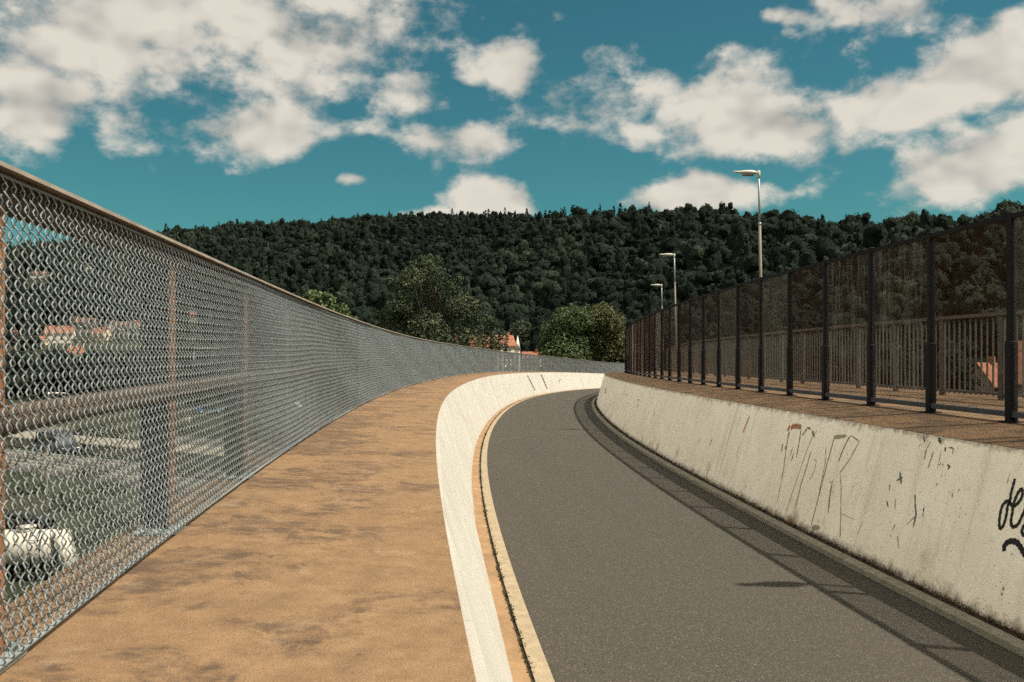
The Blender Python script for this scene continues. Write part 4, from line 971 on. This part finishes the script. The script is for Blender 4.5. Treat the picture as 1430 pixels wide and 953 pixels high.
# ------------------------------------------------------------------ sun, sky, camera
SUN_EL, SUN_AZ = D2R(55.5), math.atan2(.976, -.216)      # azimuth from +Y towards +X
sd = Vector((math.sin(SUN_AZ)*math.cos(SUN_EL), math.cos(SUN_AZ)*math.cos(SUN_EL), math.sin(SUN_EL)))
ld = bpy.data.lights.new('sun', 'SUN'); ld.energy = 4.2; ld.angle = D2R(.5); ld.color = (1.0, .915, .79)
lo = bpy.data.objects.new('sun', ld); link(lo); lo.rotation_euler = (-sd).to_track_quat('-Z', 'Y').to_euler(); lo.location = (30, -10, 60)

wd = bpy.data.worlds.new('World'); S_.world = wd; wd.use_nodes = True
wt = wd.node_tree; wt.nodes.clear()
def wn(typ, **k):
    nd = wt.nodes.new(typ)
    for a, v in k.items(): setattr(nd, a, v)
    return nd
def wl_(a, b): wt.links.new(a, b)
def wm(op, a, b=0.0, c=0.0, clamp=False):
    m = wn('ShaderNodeMath', operation=op); m.use_clamp = clamp
    for sock, v in zip(m.inputs, (a, b, c)):
        if isinstance(v, (int, float)): sock.default_value = v
        else: wl_(v, sock)
    return m.outputs[0]
def wmix(f, a, b, mode='MIX'):
    m = wn('ShaderNodeMix', data_type='RGBA', blend_type=mode)
    for sock, v in ((m.inputs[0], f), (m.inputs[6], a), (m.inputs[7], b)):
        if isinstance(v, (int, float)): sock.default_value = v
        elif isinstance(v, tuple): sock.default_value = v + (1,)
        else: wl_(v, sock)
    return m.outputs[2]
tc = wn('ShaderNodeTexCoord'); sep = wn('ShaderNodeSeparateXYZ'); wl_(tc.outputs['Generated'], sep.inputs[0])
dx, dy, dz = sep.outputs
sky = wn('ShaderNodeTexSky', sky_type='NISHITA'); sky.sun_disc = False
sky.sun_elevation = SUN_EL; sky.sun_rotation = SUN_AZ; sky.air_density = 1.0; sky.dust_density = .6; sky.ozone_density = 2.0
skyc = wmix(1.0, sky.outputs[0], (0.14,0.354,0.29), 'MULTIPLY')
yy = wm('MAXIMUM', dy, .05)
U = wm('DIVIDE', dx, yy); Vv = wm('DIVIDE', dz, yy)
# where clouds stand: (azimuth tangent, elevation tangent, half width, half height, weight)
CL = [(180,40,330,120,1),(470,30,180,62,.95),(80,125,150,62,1),(330,120,110,55,.8),(345,168,95,40,.8),(385,192,70,26,.9),(490,184,66,22,.8),
      (625,192,85,26,.8),(590,130,110,45,.62),(650,108,40,24,.7),(715,95,50,38,.9),(840,140,85,62,.85),(890,192,60,32,.8),(925,150,40,40,.4),
      (1100,170,190,60,1),(1235,150,110,52,.95),(1000,195,85,36,.8),(1090,120,150,40,.6),(1370,100,95,44,.9),(1440,75,55,40,.8),(1370,235,135,56,1.05),(1330,178,36,16,.7),(1440,190,60,40,.8),
      (990,275,95,34,1),(905,277,50,20,.95),(1040,250,40,18,.6),(692,284,54,26,1),(612,301,50,11,.8),(490,248,26,11,.8),(1240,14,100,30,.75),(1100,22,50,12,.55),(1400,30,60,20,.3)]
mask = None
for px, py, rx, ry, w in CL:
    a = wm('MULTIPLY_ADD', U, FPX/(rx*1.25), -(px-715)/(rx*1.25)); b = wm('MULTIPLY_ADD', Vv, FPX/(ry*1.25), -(499.2-py)/(ry*1.25))
    r2 = wm('MULTIPLY_ADD', a, a, wm('MULTIPLY', b, b))
    g = wm('MULTIPLY', wm('EXPONENT', wm('MULTIPLY', r2, -1.0)), w)
    mask = g if mask is None else wm('SMOOTH_MAX', mask, g, .12)
front = wm('MULTIPLY', wm('GREATER_THAN', dy, .12), wm('LESS_THAN', Vv, .52))
def cloud_noise(ox, oz, scale, detail, rough):
    mp = wn('ShaderNodeMapping'); mp.inputs['Scale'].default_value = (1, 1, 1.9); mp.inputs['Location'].default_value = (ox, 0, oz)
    wl_(tc.outputs['Generated'], mp.inputs[0])
    n = wn('ShaderNodeTexNoise'); n.inputs['Scale'].default_value = scale; n.inputs['Detail'].default_value = detail; n.inputs['Roughness'].default_value = rough
    n.inputs['Distortion'].default_value = .25
    wl_(mp.outputs[0], n.inputs['Vector']); return n.outputs['Fac']
def billow(ox, oz, det):
    mp = wn('ShaderNodeMapping'); mp.inputs['Scale'].default_value = (1, 1, 1.5); mp.inputs['Location'].default_value = (ox, 0, oz)
    wl_(tc.outputs['Generated'], mp.inputs[0])
    f = wn('ShaderNodeTexNoise'); f.inputs['Scale'].default_value = 7.5; f.inputs['Detail'].default_value = det; f.inputs['Roughness'].default_value = .64
    wl_(mp.outputs[0], f.inputs['Vector'])
    wv = wn('ShaderNodeVectorMath', operation='MULTIPLY_ADD'); wv.inputs[1].default_value = (.06, .06, .06); wl_(f.outputs['Color'], wv.inputs[0]); wl_(mp.outputs[0], wv.inputs[2])
    out = wm('MULTIPLY_ADD', f.outputs['Fac'], .86, -.065)
    for sc, w in ((15, .15), (36, .085)):
        v = wn('ShaderNodeTexVoronoi', feature='SMOOTH_F1'); v.inputs['Scale'].default_value = sc; v.inputs['Smoothness'].default_value = .35
        wl_(wv.outputs[0], v.inputs['Vector'])
        out = wm('MULTIPLY_ADD', wm('SUBTRACT', .86, v.outputs['Distance']), w, out)
    return out
n1 = billow(0, 0, 9)
n2 = billow(-.014, -.034, 3)
n3 = billow(0, 0, 3)
n0 = cloud_noise(3, 1, 1.7, 4, .5)
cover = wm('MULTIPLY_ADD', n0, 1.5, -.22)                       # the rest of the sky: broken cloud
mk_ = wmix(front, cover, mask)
def dens(n): return wm('MULTIPLY_ADD', wm('SUBTRACT', n, .44), 2.9, wm('SUBTRACT', mk_, .545))
d1, d2, d3 = dens(n1), dens(n2), dens(n3)
sm = wn('ShaderNodeMapRange', interpolation_type='SMOOTHSTEP'); sm.inputs['From Min'].default_value = -.18; sm.inputs['From Max'].default_value = .32
wl_(d1, sm.inputs['Value'])
alpha = wm('MULTIPLY', sm.outputs[0], .97)
lit = wm('MULTIPLY_ADD', wm('SUBTRACT', d3, d2), 1.15, .80, True)
thick = wm('MULTIPLY_ADD', d3, -.26, 1.14, True)
sh = wm('MULTIPLY', lit, thick, clamp=True)
ccol = wmix(sh, (.45*4.3,.44*4.3,.41*4.3), (.93*4.3,.865*4.3,.755*4.3))
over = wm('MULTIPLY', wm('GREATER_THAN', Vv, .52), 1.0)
side = wmix(front, (3.0,2.82,2.5), (1.0,1.0,1.0))               # clouds out of view, extra brightness added to fill the shaded parapet
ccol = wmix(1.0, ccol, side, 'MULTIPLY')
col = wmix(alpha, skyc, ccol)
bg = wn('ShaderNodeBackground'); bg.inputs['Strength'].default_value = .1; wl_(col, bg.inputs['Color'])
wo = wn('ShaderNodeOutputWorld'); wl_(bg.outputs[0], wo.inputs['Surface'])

cd = bpy.data.cameras.new('camera'); cd.sensor_width = 36; cd.lens = FPX / 1430 * 36; cd.shift_y = (499.2 - 476.5) / 1430
cd.clip_start = .05; cd.clip_end = 20000
cd.dof.use_dof = True; cd.dof.focus_distance = 20; cd.dof.aperture_fstop = 13
co = bpy.data.objects.new('camera', cd); link(co); co.location = (0, 0, CAMZ); co.rotation_euler = (D2R(90), 0, 0)
S_.camera = co
vs = S_.view_settings; vs.view_transform = 'Standard'; vs.look = 'None'; vs.gamma = 1; vs.exposure = 0.93
try: vs.use_curve_mapping = False
except Exception: pass
S_.render.engine = 'CYCLES'
S_.cycles.use_denoising = False
S_.cycles.use_adaptive_sampling = True; S_.cycles.adaptive_threshold = .022; S_.cycles.adaptive_min_samples = 20
S_.cycles.max_bounces = 6; S_.cycles.transparent_max_bounces = 12
